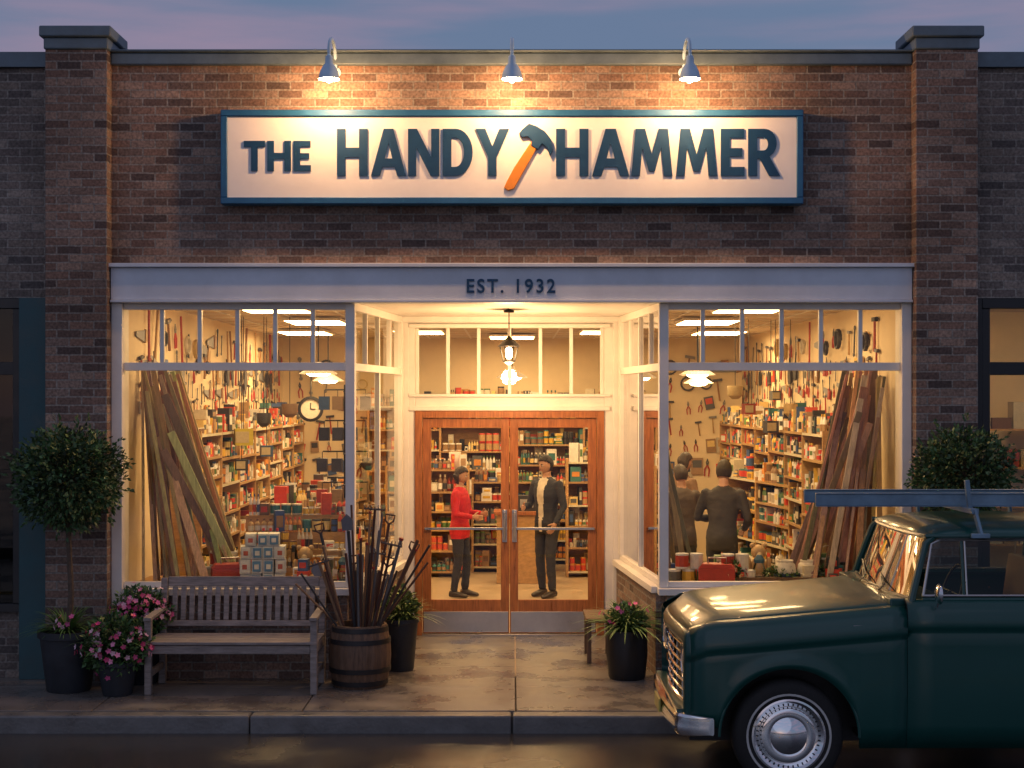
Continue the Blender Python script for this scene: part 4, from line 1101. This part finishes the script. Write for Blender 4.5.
for sg in(-1,1): q.bb(3.86,3.905,YT+sg*.68-.08,YT+sg*.68+.08,1.09,1.48,GRN)
for y in(-.42,.12): 
    q.tube([(2.47,YT+y,1.12),(2.50,YT+y+.02,1.14),(2.56,YT+y+.30,1.18)],.005,BLK,5);q.tube([(2.53,YT+y+.08,1.15),(2.585,YT+y+.42,1.225)],.006,BLK,5)
q.obj('window_seals',T)
q=MB()
q.bb(3.3,3.75,YT-.66,YT+.66,.55,.82,SEAT);q.box((3.74,YT,1.0),(.14,1.34,.5),SEAT,rot=(0,rad(8),0))
q.tube([(2.98+.06*math.cos(t),YT-.36+.19*math.sin(t),1.10+.185*math.cos(t)) for t in [2*math.pi*i/24 for i in range(25)]],.011,BLK,6)
q.tube([(2.99,YT-.36,1.10),(2.8,YT-.36,1.0)],.02,BLK,6);q.tube([(2.98,YT-.54,1.1),(2.98,YT-.18,1.1)],.009,BLK,5)
q.obj('cab_interior',T,bevel=.03,seg=3)
WWM=mat('whitewall',(.5,.5,.48),.6)
def wheel(x,y,sg):
    q=MB();o=(x,y,.225)
    F=sg
    q.lathe([(.20,-.09),(.25,-.10),(.33,-.095),(.357,-.07),(.362,-.03),(.362,.03),(.357,.07),(.335,.092),(.30,.10),(.255,.10),(.235,.088),(.22,.07)],o,TIR,48,axis='Y',flip=-F,caps=False)
    q.lathe([(.262,.1015),(.276,.1018)],o,WWM,48,axis='Y',flip=-F,caps=False)
    q.lathe([(.236,.085),(.24,.098),(.228,.10),(.20,.07),(.17,.06),(.14,.065)],o,CHR,48,axis='Y',flip=-F,caps=False)
    q.lathe([(.185,.066),(.175,.085),(.14,.095),(.12,.088),(.10,.10),(.05,.118),(.01,.122)],o,CHR,40,axis='Y',flip=-F)
    q.lathe([(.228,-.09),(.01,-.088)],o,BLK,24,axis='Y',flip=-F);q.lathe([(.23,.04),(.01,.042)],o,BLK,24,axis='Y',flip=-F)
    for k in range(40):
        a=k*2*math.pi/40
        q.box((x+.205*math.cos(a),y-F*.078,.225+.205*math.sin(a)),(.022,.008,.008),BLK,rot=(0,-a,0))
    q.obj('wheel',T)
for ax in(1.79,4.72):
    wheel(ax,YT-.735,1);wheel(ax,YT+.735,-1)
q=MB()
for sg in(1,-1):
    for cx_,cz_,r in AX:
        pts=[(cx_-r*math.cos(math.pi*k/32),YT-sg*(wd(cx_-r*math.cos(math.pi*k/32))+.0),cz_+r*math.sin(math.pi*k/32)) for k in range(33)]
        q.tube(pts,.010,GRN,6)
    q.tube([(2.552,p[1]-sg*.001,p[2]) for p in prof(2.553,sg)],.005,SEAM,5)
    q.tube([(3.80,p[1]-sg*.001,p[2]) for p in prof(3.80,sg)[:]],.004,SEAM,5)
    q.tube([(x,YT-sg*(wd(x)-.0865),ztop(x)+.002) for x in [1.2+k*.1 for k in range(14)]],.004,SEAM,5)
    q.tube([(x,prof(x,sg)[-2][1],.235) for x in(2.555,3,3.4,3.8)],.004,SEAM,5)
    yb=YT-sg*(HW+.008)
    q.bb(2.18,2.33,min(yb,yb+sg*.01),max(yb,yb+sg*.01),.915,.927,CHR);q.bb(2.20,2.30,min(yb,yb+sg*.01),max(yb,yb+sg*.01),.932,.948,CHR)
    q.tube([(3.62,YT-sg*(HW-.01),.98),(3.62,YT-sg*(HW+.03),.98),(3.75,YT-sg*(HW+.03),.98),(3.75,YT-sg*(HW-.01),.98)],.009,CHR,6)
    my=YT-sg*(HW+.10)
    q.tube([(2.74,YT-sg*(HW-.05),1.05),(2.72,my+sg*.02,1.08),(2.72,my,1.12)],.008,CHR,6)
    q.lathe([(.01,-.02),(.05,-.012),(.068,.006),(.066,.012),(.01,.013)],(2.72,my,1.16),CHR,20,axis='X')
q.obj('trim',T)
def gxx(t): return 1.128+.075*t*t
q=MB()
P_=[[(gxx(k/12)+.05,YT+k/12*.78,z) for k in range(-12,13)] for z in(.36,.85)]
q.grid(P_,BLK)
for z in(.835,.76,.70,.64,.58,.52,.46,.39):
    th=.016 if z in(.835,.39) else .009
    q.tube([(gxx(k/12)-.005,YT+k/12*.77,z) for k in range(-12,13)],th,CHR,8)
for t in(-.97,.97,-.5,.5,0,.25,-.25):
    q.tube([(gxx(t)+.006,YT+t*.79,.39),(gxx(t)+.006,YT+t*.79,.835)],.014 if abs(t)>.9 else .006,CHR,8)
INDM=mat('indicator',(.5,.2,.03),.2)
for sg in(-1,1):
    o=(gxx(.78)-.015,YT+sg*.60,.68)
    q.lathe([(.12,.03),(.125,-.02),(.11,-.03),(.095,-.01)],o,CHR,28,axis='X',caps=False);q.lathe([(.098,-.008),(.07,-.03),(.01,-.038)],o,HLG,28,axis='X')
    q.box((gxx(.8)-.01,YT+sg*.62,.49),(.02,.14,.05),INDM)
q.obj('grille_and_headlights',T)
q=MB();rg=[]
for k in range(-28,29):
    t=k/28;a=abs(t);en=max(0,(a-.80)/.20)
    xb=1.03+.05*t*t+.19*en**1.7;yy=YT+math.copysign(.88*(a-.05*en**2),t);zs_=1-.25*en**2
    rg.append([(xb+dx*(1-.4*en),yy,.285+dz*zs_) for (dx,dz) in((.05,.075),(.015,.072),(.0,.055),(.010,.022),(.0,-.01),(-.0,-.045),(.018,-.07),(.05,-.075),(.06,-.06),(.06,.06))])
q.rings(rg,CHR)
for sg in(-1,1): q.bb(1.08,1.25,YT+sg*.4-.03,YT+sg*.4+.03,.24,.31,BLK)
q.bb(1.08,1.2,YT-.7,YT+.7,.355,.375,GRN)
PLT=mat('number_plate',(.5,.42,.1),.4);q.bb(1.015,1.028,YT-.15,YT+.15,.24,.33,PLT)
q.obj('bumper',T,ang=30)
GRY=mat('ladder_paint',(.17,.27,.36),.45,var=.25,metal=.2,bump=.1)
q=MB()
for x in(3.03,3.72):
    q.beam((x,YT-.72,1.67),(x,YT+.72,1.67),.05,.035,GRY)
    for sg in(-1,1):
        q.beam((x+.03,YT+sg*.755,1.51),(x,YT+sg*.70,1.68),.05,.02,GRY,up=(1,0,0));q.beam((x-.04,YT+sg*.765,1.515),(x+.08,YT+sg*.765,1.515),.03,.03,GRY)
    q.beam((x,YT-.60,1.68),(x-.02,YT-.60,1.87),.035,.03,GRY,up=(1,0,0))
q.obj('roof_rack',T,bevel=.004)
LD=empty('ladder',(0,0,0));q=MB()
for y in(-.5,-.1):
    q.bb(2.03,5.6,YT+y-.016,YT+y+.016,1.694,1.772,GRY)
    q.bb(2.03,5.6,YT+y-.026,YT+y+.026,1.773,1.779,GRY);q.bb(2.03,5.6,YT+y-.026,YT+y+.026,1.688,1.693,GRY)
x=2.18
while x<5.5:
    q.tube([(x,YT-.5,1.734),(x,YT-.1,1.734)],.017,GRY,8);x+=.3
q.obj('rails_and_rungs',LD,bevel=.002)
# ------------------------------------------------------------------ world, sun, camera
W=bpy.data.worlds.new('World');sc.world=W;W.use_nodes=True;nt=W.node_tree;N=nt.nodes;L=nt.links
bg=N['Background'];sky=N.new('ShaderNodeTexSky');sky.sky_type='NISHITA';sky.sun_disc=False
sky.sun_elevation=rad(2.0);sky.sun_rotation=rad(200);sky.dust_density=1.0;sky.ozone_density=4.0
m0=N.new('ShaderNodeMix');m0.data_type='RGBA';m0.inputs[0].default_value=.7;L.new(sky.outputs[0],m0.inputs[6]);m0.inputs[7].default_value=(1.45,1.9,2.9,1)
tc=N.new('ShaderNodeTexCoord');mp=N.new('ShaderNodeMapping');mp.inputs['Scale'].default_value=(1.6,1.6,13);mp.inputs['Rotation'].default_value=(0,.06,0);L.new(tc.outputs['Generated'],mp.inputs[0])
nz=N.new('ShaderNodeTexNoise');nz.inputs['Scale'].default_value=2.0;nz.inputs['Detail'].default_value=7;nz.inputs['Roughness'].default_value=.5;L.new(mp.outputs[0],nz.inputs['Vector'])
mr=N.new('ShaderNodeMapRange');mr.interpolation_type='SMOOTHSTEP';mr.inputs[1].default_value=.40;mr.inputs[2].default_value=.72;mr.inputs[3].default_value=0;mr.inputs[4].default_value=.62;L.new(nz.outputs[0],mr.inputs[0])
mx=N.new('ShaderNodeMix');mx.data_type='RGBA';L.new(mr.outputs[0],mx.inputs[0])
L.new(m0.outputs[2],mx.inputs[6]);mx.inputs[7].default_value=(3.0,2.0,2.7,1)
L.new(mx.outputs[2],bg.inputs[0]);bg.inputs[1].default_value=.13
sd=bpy.data.lights.new('dusk_glow','SUN');sd.energy=.15;sd.angle=rad(60);sd.color=(.66,.76,1.0)
so=bpy.data.objects.new('dusk_glow',sd);sc.collection.objects.link(so)
dirv=V((.25,1,-.55));so.rotation_euler=dirv.to_track_quat('-Z','Y').to_euler()
cam=bpy.data.cameras.new('camera');co=bpy.data.objects.new('camera',cam);sc.collection.objects.link(co)
co.location=(0,0,CH);co.rotation_euler=(rad(90),0,0);cam.sensor_width=36;cam.lens=36*1500/1024;cam.shift_y=16/1024;cam.clip_end=1000
sc.camera=co
sc.view_settings.view_transform='Standard';sc.view_settings.look='None';sc.view_settings.exposure=0
